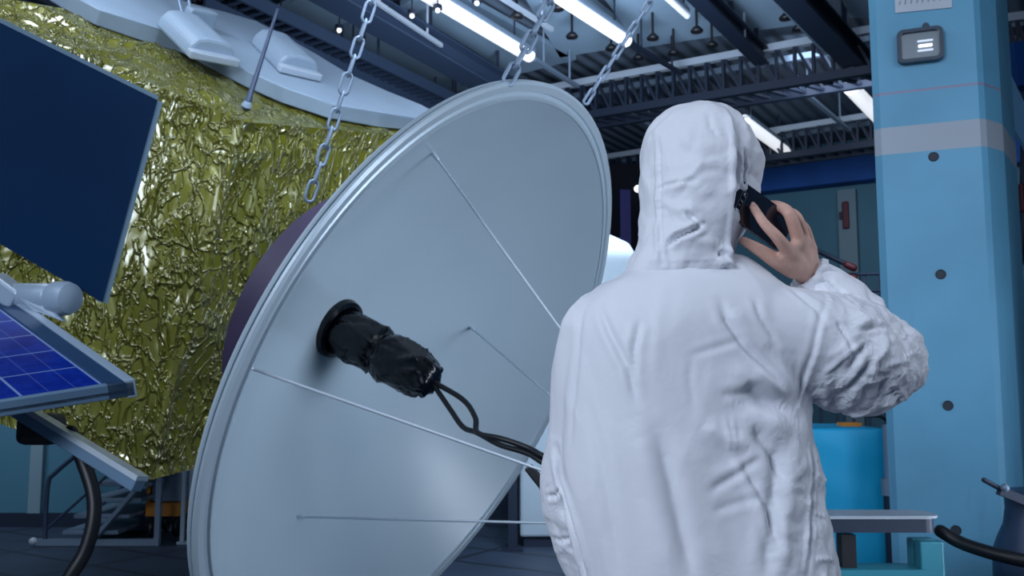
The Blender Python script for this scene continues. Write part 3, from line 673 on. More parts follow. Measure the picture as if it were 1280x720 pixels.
# ------------------------------------------------------------------ background left: steps, cabinet, posts
st = thing('step_ladder', 'grey metal steps with handrails by the teal wall at lower left', 'steps', (P(110, 650, 7.6).x, 7.6, 0))
g0 = P(60, 664, 7.3); x0 = g0.x
for i in range(5):
    z = 0.10 + i * 0.125; xx = x0 + 0.28 + i * 0.085
    bm = B(); obox(bm, (xx, 7.75, z), (1, 0, 0), (0, 1, 0), UP, 0.22, 0.35, 0.016); bev(bm, 0.006); obj('tread', bm, M['mid_steel'], st)
for yy in (7.38, 8.12):
    bm = B(); bar(bm, (x0 + 0.30, yy, 0.02), (x0 + 0.86, yy, 0.70), 0.03, 0.08, Vector((0, 1, 0))); obj('stringer', bm, M['mid_steel'], st)
    bm = B(); tube(bm, [(x0 - 0.06, yy, 0.0), (x0 - 0.06, yy, 0.46), (x0 + 0.0, yy, 0.57), (x0 + 0.25, yy, 0.78), (x0 + 0.6, yy, 1.05)], 0.018, 10, 5); obj('handrail', bm, M['tray'], st, True)
    bm = B(); tube(bm, [(x0 - 0.06, yy, 0.12), (x0 + 0.3, yy, 0.45), (x0 + 0.62, yy, 0.74)], 0.012, 8, 1); obj('mid_rail', bm, M['tray'], st, True)
    bm = B(); bar(bm, (x0 - 0.12, yy, 0.03), (x0 + 0.84, yy, 0.03), 0.05, 0.05); obj('base_bar', bm, M['mid_steel'], st)
    bm = B(); bar(bm, (x0 + 0.82, yy, 0.03), (x0 + 0.82, yy, 0.66), 0.04, 0.04); obj('rear_upright', bm, M['mid_steel'], st)
bm = B(); ball(bm, (x0 - 0.14, 7.36, 0.04), 0.035, 0.03, 0.03); obj('end_cap', bm, M['light_steel'], st, True)
eq = thing('equipment_cart', 'grey cabinet on an orange base between the steps and the dish', 'cart', (P(214, 640, 7.9).x, 7.9, 0))
c = P(216, 610, 7.9)
bm = B(); obox(bm, (c.x + 0.02, 7.9, 0.60), (1, 0, 0), (0, 1, 0), UP, 0.12, 0.2, 0.30); bev(bm, 0.01); obj('cabinet_body', bm, M['mid_steel'], eq)
bm = B(); obox(bm, (c.x, 7.9, 0.24), (1, 0, 0), (0, 1, 0), UP, 0.14, 0.22, 0.055); obox(bm, (c.x - 0.13, 7.9, 0.38), (1, 0, 0), (0, 1, 0), UP, 0.014, 0.2, 0.1); bev(bm, 0.006); obj('orange_base', bm, M['orange'], eq)
for sx in (-0.1, 0.1):
    for sy in (-0.15, 0.15):
        bm = B(); lathe(bm, [(0, -0.02), (0.07, -0.02), (0.085, 0), (0.07, 0.02), (0, 0.02)], (c.x + sx, 7.9 + sy, 0.09), (1, 0, 0), 20); bar(bm, (c.x + sx, 7.9 + sy, 0.09), (c.x + sx, 7.9 + sy, 0.19), 0.03, 0.03); obj('wheel', bm, M['black'], eq)
bm = B(); lathe(bm, [(0, 0.008), (0.016, 0.008), (0.016, 0), (0, 0)], (c.x - 0.01, 7.7, 0.62), (0, -1, 0), 14); obj('knob', bm, M['dark_steel'], eq)
for i, (px, lb) in enumerate(((228.5, 'pale upright post nearer the orange based cabinet'), (238, 'pale upright post close against the left rim of the dish'))):
    q = P(px, 658, 7.5); bm = B(); obox(bm, (q.x, 7.5, 1.0), (1, 0, 0), (0, 1, 0), UP, 0.016, 0.016, 1.0); obox(bm, (q.x, 7.5, 0.01), (1, 0, 0), (0, 1, 0), UP, 0.028, 0.05, 0.01)
    tag(obj('upright_post', bm, M['light_steel']), lb, 'post', 'pale upright posts')

# ------------------------------------------------------------------ background middle: machine enclosure, uprights
me_ = thing('machine_enclosure', 'pale grey machine enclosure showing between the dish and the person', 'machine', (0.6, 7.5, 0))
xl, xr = P(650, 650, 7.3).x, P(800, 650, 7.3).x
poly = [(xl, 0.08), (xr, 0.08), (xr, 2.3), (P(786, 303, 7.3).x, P(786, 303, 7.3).z), (P(757, 290, 7.3).x, P(757, 290, 7.3).z), (xl, 2.45)]
bm = B(); prism(bm, [Vector((x, 7.3, z)) for x, z in poly], Vector((0, 0.9, 0))); bev(bm, 0.02); obj('enclosure_shell', bm, M['machine'], me_)
bm = B(); obox(bm, ((xl + xr) / 2, 7.75, 0.04), (1, 0, 0), (0, 1, 0), UP, (xr - xl) / 2 - 0.03, 0.42, 0.05); obj('plinth', bm, M['dark_steel'], me_)
bm = B(); obox(bm, ((xl + xr) / 2, 7.295, 1.2), (1, 0, 0), (0, 1, 0), UP, 0.006, 0.006, 1.0); obj('door_seam', bm, M['dark_steel'], me_)
q = P(641, 640, 7.2); bm = B(); obox(bm, (q.x, 7.2, 1.0), (1, 0, 0), (0, 1, 0), UP, 0.035, 0.035, 1.0); obox(bm, (q.x, 7.2, 0.01), (1, 0, 0), (0, 1, 0), UP, 0.08, 0.08, 0.01)
tag(obj('support_post', bm, M['dark_steel']), 'dark post standing left of the pale machine enclosure', 'post')
q = P(781, 270, 10.5); bm = B(); obox(bm, (q.x, 10.5, 1.75), (1, 0, 0), (0, 1, 0), UP, 0.06, 0.06, 1.75); obox(bm, (q.x, 10.5, 0.01), (1, 0, 0), (0, 1, 0), UP, 0.14, 0.14, 0.01)
tag(obj('steel_upright', bm, mat('navy_upright', (0.003, 0.004, 0.05), 0.6, spec=0.2)), 'navy blue steel upright in the gap between dish rim and hood', 'post')
a, b = P(750, 205, 11.5), P(812, 345, 11.5)
bm = B(); obox(bm, ((a.x + b.x) / 2, 11.6, (a.z) / 2), (1, 0, 0), (0, 1, 0), UP, 0.42, 0.1, a.z / 2); tag(obj('dark_opening_sheet', bm, mat('opening_black', (0.0015, 0.002, 0.005), 0.8, spec=0.1)), 'black sheet standing in for the dark opening behind the navy upright, left of the hood', 'screen')  # dark sheet added to stand for the black opening there
for x, y, s in ((797, 236, 0.045),):
    q = P(x, y, 11.4); t = thing('work_lamp', 'small bright lamp glowing beside the left edge of the hood', 'lamp', q)
    bm = B(); ball(bm, q, s, s, s); obj('bulb', bm, M['led'], t, True)
    bm = B(); tube(bm, [q + Vector((0, 0.02, 0)), q + Vector((0, 0.1, 0.02))], 0.02, 8, 1); obj('arm', bm, M['dark_steel'], t)

# ------------------------------------------------------------------ background right
for px, y0_, y1_, lb in ((1069, 252, 286, 'dark red fitting on the pale wall pilaster, left of the pillar'),):
    q = wall_at(px) - DA * 0.2; a, b = K(px, y1_, 1), None
    za, zb = P(px, y1_, q.y).z, P(px, y0_, q.y).z
    t = thing('wall_fitting', lb, 'fitting', Vector((q.x, q.y, za)))
    bm = B(); obox(bm, Vector((q.x, q.y, (za + zb) / 2)), DB, DA, UP, 0.05, 0.04, (zb - za) / 2); bev(bm, 0.02); obj('case', bm, M['red'], t)
    bm = B(); bar(bm, Vector((q.x, q.y, (za + zb) / 2)) + DB * 0.1, Vector((q.x, q.y, (za + zb) / 2)), 0.06, 0.12); obj('lever', bm, M['dark_steel'], t)
gr = thing('guard_railing', 'dark guard railing with a slatted fence in front of the far wall', 'railing', P(1070, 390, 11)); gr.location.z = 0
for y in (343, 364, 385):
    bm = B(); tube(bm, [P(985, y + 2, 11.6), P(1110, y - 1, 10.8)], 0.02, 8, 1); obj('rail', bm, M['tray'], gr)
for px in (1000, 1020, 1040, 1060, 1080, 1100):
    Yr = 11.6 - 0.8 * (px - 985) / 125; q = P(px, 343, Yr); bm = B(); tube(bm, [q, (q.x, q.y, 0)], 0.018, 8, 1); obj('rail_post', bm, M['tray'], gr)
bm = B(); tube(bm, [P(1018, 312, 11.3), P(1066, 334, 11.0)], 0.03, 8, 1); lv = obj('barrier_arm', bm, M['dark_steel'], gr, True)
bm = B(); tube(bm, [P(1059, 331, 11.0), P(1067, 335, 10.98)], 0.045, 10, 1); tube(bm, [P(1059, 347, 11.0), P(1067, 348, 10.98)], 0.05, 10, 1); obj('red_tip', bm, M['red'], lv, True)
# blue gusset and dark blue rail behind the pillar
bm = B(); a = [P(1246, 70, 5.6), P(1256, 76, 5.6), P(1300, 170, 5.6), P(1300, 215, 5.6), P(1250, 130, 5.6)]
prism(bm, a, Vector((0.05, 0.1, 0))); tag(obj('pillar_brace', bm, mat('brace_blue', (0.12, 0.30, 0.50), 0.5)), 'light blue slanting brace behind the right side of the pillar', 'brace')
bm = B(); a, b = P(1262, 64, 8.0), P(1330, 60, 8.0); bar(bm, a - UP * 0.15, b - UP * 0.15, 0.2, 0.40); tag(obj('crane_rail', bm, M['beam_blue']), 'dark blue crane rail at the far right edge', 'rail')
t = thing('wall_valve', 'dark red valve at the far right edge beside the pillar', 'valve', P(1276, 250, 7.5))
bm = B(); obox(bm, P(1277, 248, 7.5), (1, 0, 0), (0, 1, 0), UP, 0.03, 0.05, 0.12); bev(bm, 0.015); obj('valve_body', bm, M['red'], t)
bm = B(); tube(bm, [P(1275, 330, 7.5), P(1279, 280, 7.5), P(1280, 180, 7.5)], 0.03, 8, 1); obj('valve_pipe', bm, M['dark_steel'], t, True)
# teal covered crate
tc_ = thing('covered_crate', 'crate under a bright teal blue cover behind the workbench', 'crate', Vector((P(1060, 482, 4.75).x, 4.75, 0)))
xa, xb, zt = P(985, 540, 4.62).x, P(1108, 540, 4.62).x, P(1060, 535, 4.62).z
bm = B(); obox(bm, ((xa + xb) / 2, 4.9, zt / 2 + 0.02), (1, 0, 0), (0, 1, 0), UP, (xb - xa) / 2, 0.28, zt / 2 - 0.02)
bev(bm, 0.02, 3); bmesh.ops.subdivide_edges(bm, edges=[e for e in bm.edges if e.calc_length() > 0.1], cuts=24, use_grid_fill=True)
for v in bm.verts: v.co.y += 0.012 * noise.noise(Vector((v.co.x * 3 + v.co.z * 2, 1, v.co.z * 7))) - 0.01 * abs(noise.noise(Vector((v.co.x * 2, 5, v.co.z * 4 + v.co.x * 3))))
obj('cover', bm, M['teal_cover'], tc_, True, 18)
bm = B(); a = P(1075, 530, 4.7); obox(bm, (a.x, 4.85, zt + 0.006), (1, 0, 0), (0, 1, 0), UP, 0.05, 0.05, 0.012); bev(bm, 0.005); obj('orange_tag', bm, M['orange'], tc_)
up_ = thing('jointed_post', 'dark jointed metal post between the teal crate and the pillar', 'post', Vector((P(1113, 600, 4.55).x, 4.55, 0)))
q = P(1113, 600, 4.55)
for z0, z1, w_, m_ in ((0, 0.72, 0.036, 'dark_steel'), (0.72, 0.80, 0.044, 'mid_steel'), (0.80, 1.06, 0.028, 'mid_steel')):
    bm = B(); tube(bm, [(q.x, 4.55, z0), (q.x, 4.55, z1)], w_, 14, 1, dome=False); obj('post_section', bm, M[m_], up_, True, 40)
bm = B(); tube(bm, [(q.x, 4.55, 1.05), (q.x - 0.005, 4.55, 1.075), (q.x - 0.04, 4.55, 1.10), (q.x - 0.10, 4.56, 1.10)], 0.008, 8, 5); obj('top_cable', bm, M['black'], up_, True)
# workbench
wb = thing('workbench', 'low workbench with a grey top and teal legs in front of the pillar', 'workbench', Vector((P(1110, 650, 3.7).x, 3.8, 0)))
zt = P(1110, 645, 3.6).z; xa, xb = P(940, 645, 3.6).x, P(1178, 645, 3.6).x
bm = B(); prism(bm, rr_poly(Vector(((xa + xb) / 2, 3.69, zt)), Vector((1, 0, 0)), Vector((0, 1, 0)), (xb - xa) / 2, 0.09, 0.05), UP * -0.012); bev(bm, 0.004); obj('bench_top', bm, M['table_top'], wb)
bm = B(); prism(bm, rr_poly(Vector(((xa + xb) / 2, 3.69, zt - 0.012)), Vector((1, 0, 0)), Vector((0, 1, 0)), (xb - xa) / 2 - 0.015, 0.082, 0.045), UP * -0.052); obj('apron', bm, M['dark_steel'], wb)
for xx in (P(1152, 680, 3.72).x, xa + 0.08):
    for yy in (3.655, 3.73):
        bm = B(); obox(bm, (xx, yy, zt / 2 - 0.05), (1, 0, 0), (0, 1, 0), UP, 0.046, 0.026, zt / 2 - 0.052); bev(bm, 0.006); obj('leg', bm, M['teal_leg'], wb)
bm = B(); obox(bm, (P(1174, 680, 3.7).x, 3.70, zt / 2 - 0.05), (1, 0, 0), (0, 1, 0), UP, 0.006, 0.03, zt / 2 - 0.06); obj('side_strip', bm, M['teal_leg'], wb)
bm = B(); obox(bm, ((xa + xb) / 2, 3.69, P(1100, 716, 3.66).z), (1, 0, 0), (0, 1, 0), UP, (xb - xa) / 2 - 0.06, 0.07, 0.018); obj('lower_shelf', bm, M['teal_leg'], wb)
bm = B(); a = P(1058, 684, 3.69); obox(bm, (a.x, 3.69, zt - 0.19), (1, 0, 0), (0, 1, 0), UP, 0.028, 0.03, 0.11); obj('dark_brace', bm, M['black'], wb)
# pipe
bm = B(); tube(bm, [P(1176, 664, 3.75), P(1200, 678, 3.7), P(1235, 690, 3.62), P(1275, 700, 3.55), P(1330, 712, 3.5), P(1380, 760, 3.5), P(1400, 800, 3.5)], 0.026, 12, 6)
tag(obj('pipe', bm, M['black'], None, True), 'dark hose running from the workbench to the right edge', 'hose')
# dark blue stand with clamp bar at the right edge
vs = thing('clamp_stand', 'dark blue iron stand with a clamp bar at the lower right edge', 'stand', Vector((P(1285, 700, 3.9).x, 3.9, 0)))
c = P(1287, 650, 3.9)
bm = B(); lathe(bm, [(0, 0.0), (0.15, 0.0), (0.15, 0.42), (0.145, pz(1250, 690, 3.9)), (0.125, pz(1256, 672, 3.9)), (0.10, pz(1262, 655, 3.9)), (0.09, pz(1266, 635, 3.9)), (0.092, pz(1266, 612, 3.9)), (0, pz(1266, 608, 3.9))], (c.x, 3.9, 0), UP, 40); obj('stand_body', bm, M['dark_blue'], vs, True, 40)
bm = B(); tube(bm, [P(1230, 600, 3.8), P(1252, 612, 3.8), P(1300, 634, 3.8)], 0.010, 10, 1); bar(bm, P(1249, 613, 3.8), P(1300, 634, 3.8), 0.035, 0.035); bev_ = obj('clamp_bar', bm, M['dark_steel'], vs)
bm = B(); ball(bm, P(1256, 610, 3.79), 0.018); obj('clamp_screw', bm, M['mid_steel'], vs, True)

# ------------------------------------------------------------------ person
YB = 1.83
def ell_loft(bm, secs, seg=40, power=2.3):
    rings = []
    for c, rx, ry in secs:
        ring = []
        for k in range(seg):
            t = 2 * math.pi * k / seg; ct, s_t = math.cos(t), math.sin(t)
            ring.append(bm.verts.new(c + Vector((math.copysign(abs(ct) ** (2 / power), ct) * rx, math.copysign(abs(s_t) ** (2 / power), s_t) * ry, 0))))
        rings.append(ring)
    for a, b in zip(rings, rings[1:]):
        for k in range(seg): bm.faces.new((a[k], a[(k + 1) % seg], b[(k + 1) % seg], b[k]))
    bm.faces.new(rings[0]); bm.faces.new(rings[-1])
def sec(l, r, py, Y, ry, dy=0):
    a, b = P(l, py, Y), P(r, py, Y); c = (a + b) / 2; c.y += dy
    return c, (b.x - a.x) / 2, ry
def smooth_secs(secs, n=6):
    q = catmull([(*c, rx, ry) for c, rx, ry in secs], n); return [(Vector(p[:3]), p[3], p[4]) for p in q]
hipc = P(885, 700, YB)
SHO_L, ELB_L, WRI_L = P(738, 412, 1.86), P(716, 600, 1.90), P(752, 745, 1.93)
SHO_R, ELB_R, WRI_R = P(948, 408, 1.82), P(1094, 464, 1.87), P(1012, 345, 1.885)
# -- skin body: one continuous mesh under the coverall
HEADC = P(884, 225, 1.865); FD = Vector((math.sin(math.radians(42)), math.cos(math.radians(42)), -0.05)).normalized(); FS = FD.cross(UP).normalized()
rotH = Matrix((FS, FD, UP)).transposed()
bm = B()
ball(bm, HEADC + UP * 0.015 - FD * 0.008, 0.074, 0.092, 0.095, rotH, 28)
ball(bm, HEADC + FD * 0.035 - UP * 0.055, 0.056, 0.062, 0.07, rotH, 24)
ball(bm, HEADC + FD * 0.05 - UP * 0.105, 0.03, 0.03, 0.022, rotH)
tube(bm, [HEADC + FD * 0.082 + UP * 0.01, HEADC + FD * 0.10 - UP * 0.022, HEADC + FD * 0.107 - UP * 0.036], [0.008, 0.011, 0.014], 10, 3)
for s in (-1, 1):
    ball(bm, HEADC + FS * s * 0.032 + FD * 0.076 + UP * 0.022, 0.018, 0.01, 0.006, rotH, 12)
    ball(bm, HEADC + FS * s * 0.032 + FD * 0.074 + UP * 0.004, 0.012, 0.012, 0.008, rotH, 12)
    ball(bm, HEADC + FS * s * 0.014 + FD * 0.103 - UP * 0.036, 0.009, 0.009, 0.008, rotH, 10)
    ball(bm, HEADC + FS * s * 0.075 - FD * 0.005 - UP * 0.012, 0.008, 0.018, 0.03, rotH, 14)
for dz in (-0.062, -0.072): ball(bm, HEADC + FD * 0.092 + UP * dz, 0.024, 0.009, 0.0055, rotH, 12)
nb = P(862, 345, 1.85)
tube(bm, [HEADC - UP * 0.05, nb, P(862, 380, 1.84)], [0.058, 0.060, 0.075], 20, 4)
torso = [sec(800, 920, 362, YB + .01, 0.07), sec(745, 980, 392, YB + .01, 0.09), sec(735, 985, 440, YB + .01, 0.10), sec(748, 982, 520, YB + .01, 0.10), sec(765, 985, 600, YB + .01, 0.095), sec(760, 1005, 680, YB + .01, 0.10), sec(765, 1010, 760, YB + .01, 0.10)]
ell_loft(bm, smooth_secs(torso, 4))
legs = []
for s, dxx in ((-1, -0.095), (1, 0.095)):
    h = Vector((hipc.x + dxx, YB + 0.01, 0.88)); k_ = Vector((hipc.x + dxx * 1.15, YB + 0.03, 0.48)); an = Vector((hipc.x + dxx * 1.2, YB + 0.0, 0.09))
    legs.append((h, k_, an)); tube(bm, [h + UP * 0.03, h.lerp(k_, .5), k_, k_.lerp(an, .35), an, an - UP * 0.03], [0.088, 0.074, 0.056, 0.056, 0.038, 0.04], 18, 5)
    tube(bm, [an - UP * 0.045 - Vector((0, 0.03, 0)), an - UP * 0.05 + Vector((0, 0.08, 0)), an - UP * 0.06 + Vector((0, 0.16, 0))], [0.035, 0.034, 0.024], 14, 4)
tube(bm, [SHO_L, SHO_L.lerp(ELB_L, .5), ELB_L, ELB_L.lerp(WRI_L, .35), WRI_L], [0.055, 0.047, 0.040, 0.040, 0.027], 16, 5)
tube(bm, [SHO_R, SHO_R.lerp(ELB_R, .5), ELB_R, ELB_R.lerp(WRI_R, .35), WRI_R], [0.055, 0.047, 0.040, 0.040, 0.029], 16, 5)
# left hand, hanging
LH = (WRI_L - ELB_L).normalized(); lhx = Vector((0, 1, 0)); lhx = (lhx - LH * lhx.dot(LH)).normalized(); lhn = LH.cross(lhx)
tube(bm, [WRI_L, WRI_L + LH * 0.03, WRI_L + LH * 0.055], [0.026, 0.027, 0.026], 14, 3)
for k in range(4):
    o_ = lhx * (0.030 - k * 0.020); ln = (0.072, 0.080, 0.075, 0.058)[k]
    b0 = WRI_L + LH * 0.05 + o_ * 0.5; b1 = WRI_L + LH * 0.095 + o_
    tube(bm, [b0, b1, b1 + LH * ln * 0.45 + lhn * 0.008, b1 + LH * ln * 0.75 + lhn * 0.022, b1 + LH * ln * 0.9 + lhn * 0.035], [0.014, 0.0105, 0.0092, 0.0085, 0.0072], 10, 4)
tube(bm, [WRI_L + LH * 0.03 + lhx * 0.02, WRI_L + LH * 0.065 + lhx * 0.045 + lhn * 0.01, WRI_L + LH * 0.10 + lhx * 0.052 + lhn * 0.018, WRI_L + LH * 0.125 + lhx * 0.048 + lhn * 0.022], [0.016, 0.0125, 0.0105, 0.008], 10, 4)
# right hand around the phone
def chainp(pts, rr, seg=12): tube(bm, [P(*p) for p in pts], rr, seg, 5)
hand_w = (1008, 342, 1.868)
IDX = [(985, 314, 1.783), (971, 296, 1.76), (955, 279, 1.76), (942, 259, 1.767)]
MID = [(999, 303, 1.803), (987, 268, 1.783), (974, 258, 1.813), (964, 256, 1.833)]
RNG = [(1008, 304, 1.826), (997, 272, 1.823), (984, 264, 1.85), (974, 264, 1.863)]
PNK = [(1014, 310, 1.848), (1006, 284, 1.85), (994, 276, 1.873), (985, 277, 1.881)]
THB = [(992, 338, 1.833), (972, 327, 1.803), (950, 313, 1.791), (929, 301, 1.788)]
chainp(IDX, [0.0140, 0.0120, 0.0102, 0.0086]); chainp(MID, [0.0145, 0.0126, 0.0110, 0.0095]); chainp(RNG, [0.0125, 0.0105, 0.0092, 0.008]); chainp(PNK, [0.0115, 0.0095, 0.0082, 0.007])
chainp(THB, [0.0185, 0.0165, 0.0132, 0.0092])
for q, r in ((IDX[0], 0.0155), (MID[0], 0.0155), (RNG[0], 0.015), (PNK[0], 0.0145)):
    tube(bm, [P(*hand_w), P(*hand_w).lerp(P(*q), 0.55), P(*q)], [0.0235, 0.020, r * 0.86], 14, 4)
tube(bm, [P(*hand_w), P(*THB[0]).lerp(P(*IDX[0]), 0.35), P(*THB[1]).lerp(P(*IDX[0]), .5)], [0.024, 0.020, 0.013], 14, 4)
tube(bm, [P(*IDX[0]), P(*MID[0]), P(*RNG[0]), P(*PNK[0])], [0.012, 0.0125, 0.012, 0.011], 12, 4)
tube(bm, [P(*hand_w), WRI_R], [0.026, 0.029], 14, 1)
me = evaluated(bm, [('REMESH', dict(mode='VOXEL', voxel_size=0.0032)), ('SMOOTH', dict(factor=0.5, iterations=4))])
person = link('person', me, M['skin'], None, True)
tag(person, 'person in a white hooded coverall seen from behind, phoning with the right hand', 'person')
# nails
def nail(tip, prev, toward, r, name='fingernail'):
    a, b = P(*tip), P(*prev); d = (a - b).normalized(); n_ = toward - d * toward.dot(d); n_.normalize(); s = d.cross(n_)
    bm = B(); rot = Matrix((s, d, n_)).transposed(); ball(bm, a + d * r * 0.35 + n_ * r * 0.72, r * 0.62, r * 0.85, r * 0.32, rot, 14); obj(name, bm, M['nail'], person, True)
nail(IDX[3], IDX[2], Vector((0.1, -1, 0.2)), 0.0078); nail(THB[3], THB[2], Vector((-0.3, -1, 0.35)), 0.0085)

# -- coverall
bm = B()
tor = [sec(806, 930, 322, YB + .02, 0.085), sec(774, 962, 342, YB + .02, 0.100), sec(744, 985, 362, YB + .01, 0.122), sec(719, 1003, 398, YB, 0.140), sec(708, 1006, 450, YB, 0.148), sec(706, 1010, 520, YB, 0.150), sec(704, 1022, 590, YB, 0.152), sec(712, 1036, 660, YB, 0.158), sec(728, 1046, 720, YB, 0.165), sec(735, 1052, 790, YB, 0.165)]
ell_loft(bm, smooth_secs(tor, 5), 48, 2.4)
for h, k_, an in legs:
    tube(bm, [h + UP * 0.06, h.lerp(k_, .5), k_, k_.lerp(an, .6), an + UP * 0.02], [0.125, 0.105, 0.090, 0.085, 0.072], 22, 5, dome=False)
tube(bm, [P(752, 418, 1.85), P(735, 470, 1.865), P(728, 545, 1.88), P(716, 615, 1.90), P(733, 690, 1.92), P(753, 742, 1.93)], [0.088, 0.075, 0.066, 0.062, 0.056, 0.042], 22, 5, dome=True)
# right sleeve
tube(bm, [P(935, 412, 1.81), P(985, 425, 1.81), P(1040, 438, 1.825), P(1084, 450, 1.85)], [0.105, 0.108, 0.112, 0.104], 26, 6)
tube(bm, [P(1092, 450, 1.86), P(1072, 418, 1.875), P(1044, 376, 1.882), P(1018, 350, 1.882)], [0.098, 0.080, 0.062, 0.044], 24, 6)
ball(bm, P(1124, 440, 1.86), 0.040, 0.045, 0.034)
me = evaluated(bm, [('REMESH', dict(mode='VOXEL', voxel_size=0.0042)), ('SMOOTH', dict(factor=0.5, iterations=20))])
def apply_creases(me, creases, extra=None, passes=1):
    co = coords(me); nr = normals(me)
    polys = [list(p.vertices) for p in me.polygons]
    bvh = BVHTree.FromPolygons([Vector(c) for c in co], polys)
    disp = np.zeros(len(co))
    for pts, amp, wd in creases:
        P3 = []
        for (x0, y0), (x1, y1) in zip(pts, pts[1:]):
            n_ = max(2, int(math.hypot(x1 - x0, y1 - y0) / 4))
            for k in range(n_ + 1):
                t = k / n_; hit = bvh.ray_cast(CAM, ray(x0 + (x1 - x0) * t, y0 + (y1 - y0) * t).normalized())
                if hit[0] is not None and hit[0].y < 2.2: P3.append(hit[0])
        if len(P3) < 2: continue
        P3 = np.array(P3)
        lo, hi = P3.min(0) - 3 * wd, P3.max(0) + 3 * wd
        idx = np.where(((co > lo) & (co < hi)).all(1))[0]
        if not len(idx): continue
        d2 = ((co[idx][:, None, :] - P3[None]) ** 2).sum(2); j = d2.argmin(1); dmin = np.sqrt(d2.min(1))
        f_ = j / (len(P3) - 1); tap = np.clip(np.minimum(f_, 1 - f_) * 5 + 0.15, 0, 1)
        if amp > 0: prof = np.exp(-(dmin / wd) ** 2)
        else: prof = np.exp(-(dmin / (wd * 0.55)) ** 2) - 0.45 * np.exp(-((dmin - wd * 1.3) / (wd * 0.7)) ** 2)
        disp[idx] += amp * prof * tap
    if extra is not None: disp += extra(co, nr)
    setco(me, co + nr * disp[:, None])
elbow = np.array(ELB_R); armv = np.array(P(1040, 440, 1.83)); 
def suit_extra(co, nr):
    global crk
    out = np.zeros(len(co)); crk = np.zeros(len(co))
    dA = np.sqrt(((co - elbow) ** 2).sum(1)); dM = np.sqrt(((co - armv) ** 2).sum(1))
    kA = np.clip(1 - np.minimum(dA / 0.22, 1), 0, 1) ** 0.6 + 0.6 * np.clip(1 - dM / 0.18, 0, 1)
    lw = np.array(P(712, 640, 1.9)); kL = np.clip(1 - np.sqrt(((co - lw) ** 2).sum(1)) / 0.16, 0, 1)
    xs = co[:, 0]; zs = co[:, 2]
    kR = smoothstep(0.40, 0.58, xs) * (1 - smoothstep(1.15, 1.3, zs))        # right flank
    for i in range(len(co)):
        x, y, z = co[i]
        a = 0.0022 * noise.noise(Vector((x * 9, y * 9, z * 4)))
        k = min(1.0, kA[i]) + 0.6 * kL[i] + 0.5 * kR[i]
        if k > 0.02:
            q = Vector((x * 11, y * 11, z * 11)); q += 0.5 * noise.noise_vector(q * 0.5)
            a += k * 0.017 * (0.22 - abs(noise.noise(q)) + 0.8 * abs(noise.noise(q * 1.3 + Vector((7, 3, 1)))) - 0.18)
            a += k * 0.009 * (abs(noise.noise(q * 2.3)) - abs(noise.noise(q * 2.1 + Vector((3, 9, 4)))))
        q = Vector((x * 6 + z * 1.6, y * 6, z * 2.2)); q += 0.5 * noise.noise_vector(q * 0.7)
        a += 0.011 * (abs(noise.noise(q + Vector((2, 5, 8)))) - abs(noise.noise(q * 1.15)))
        crk[i] = min(1.0, k)
        out[i] = a
    return out
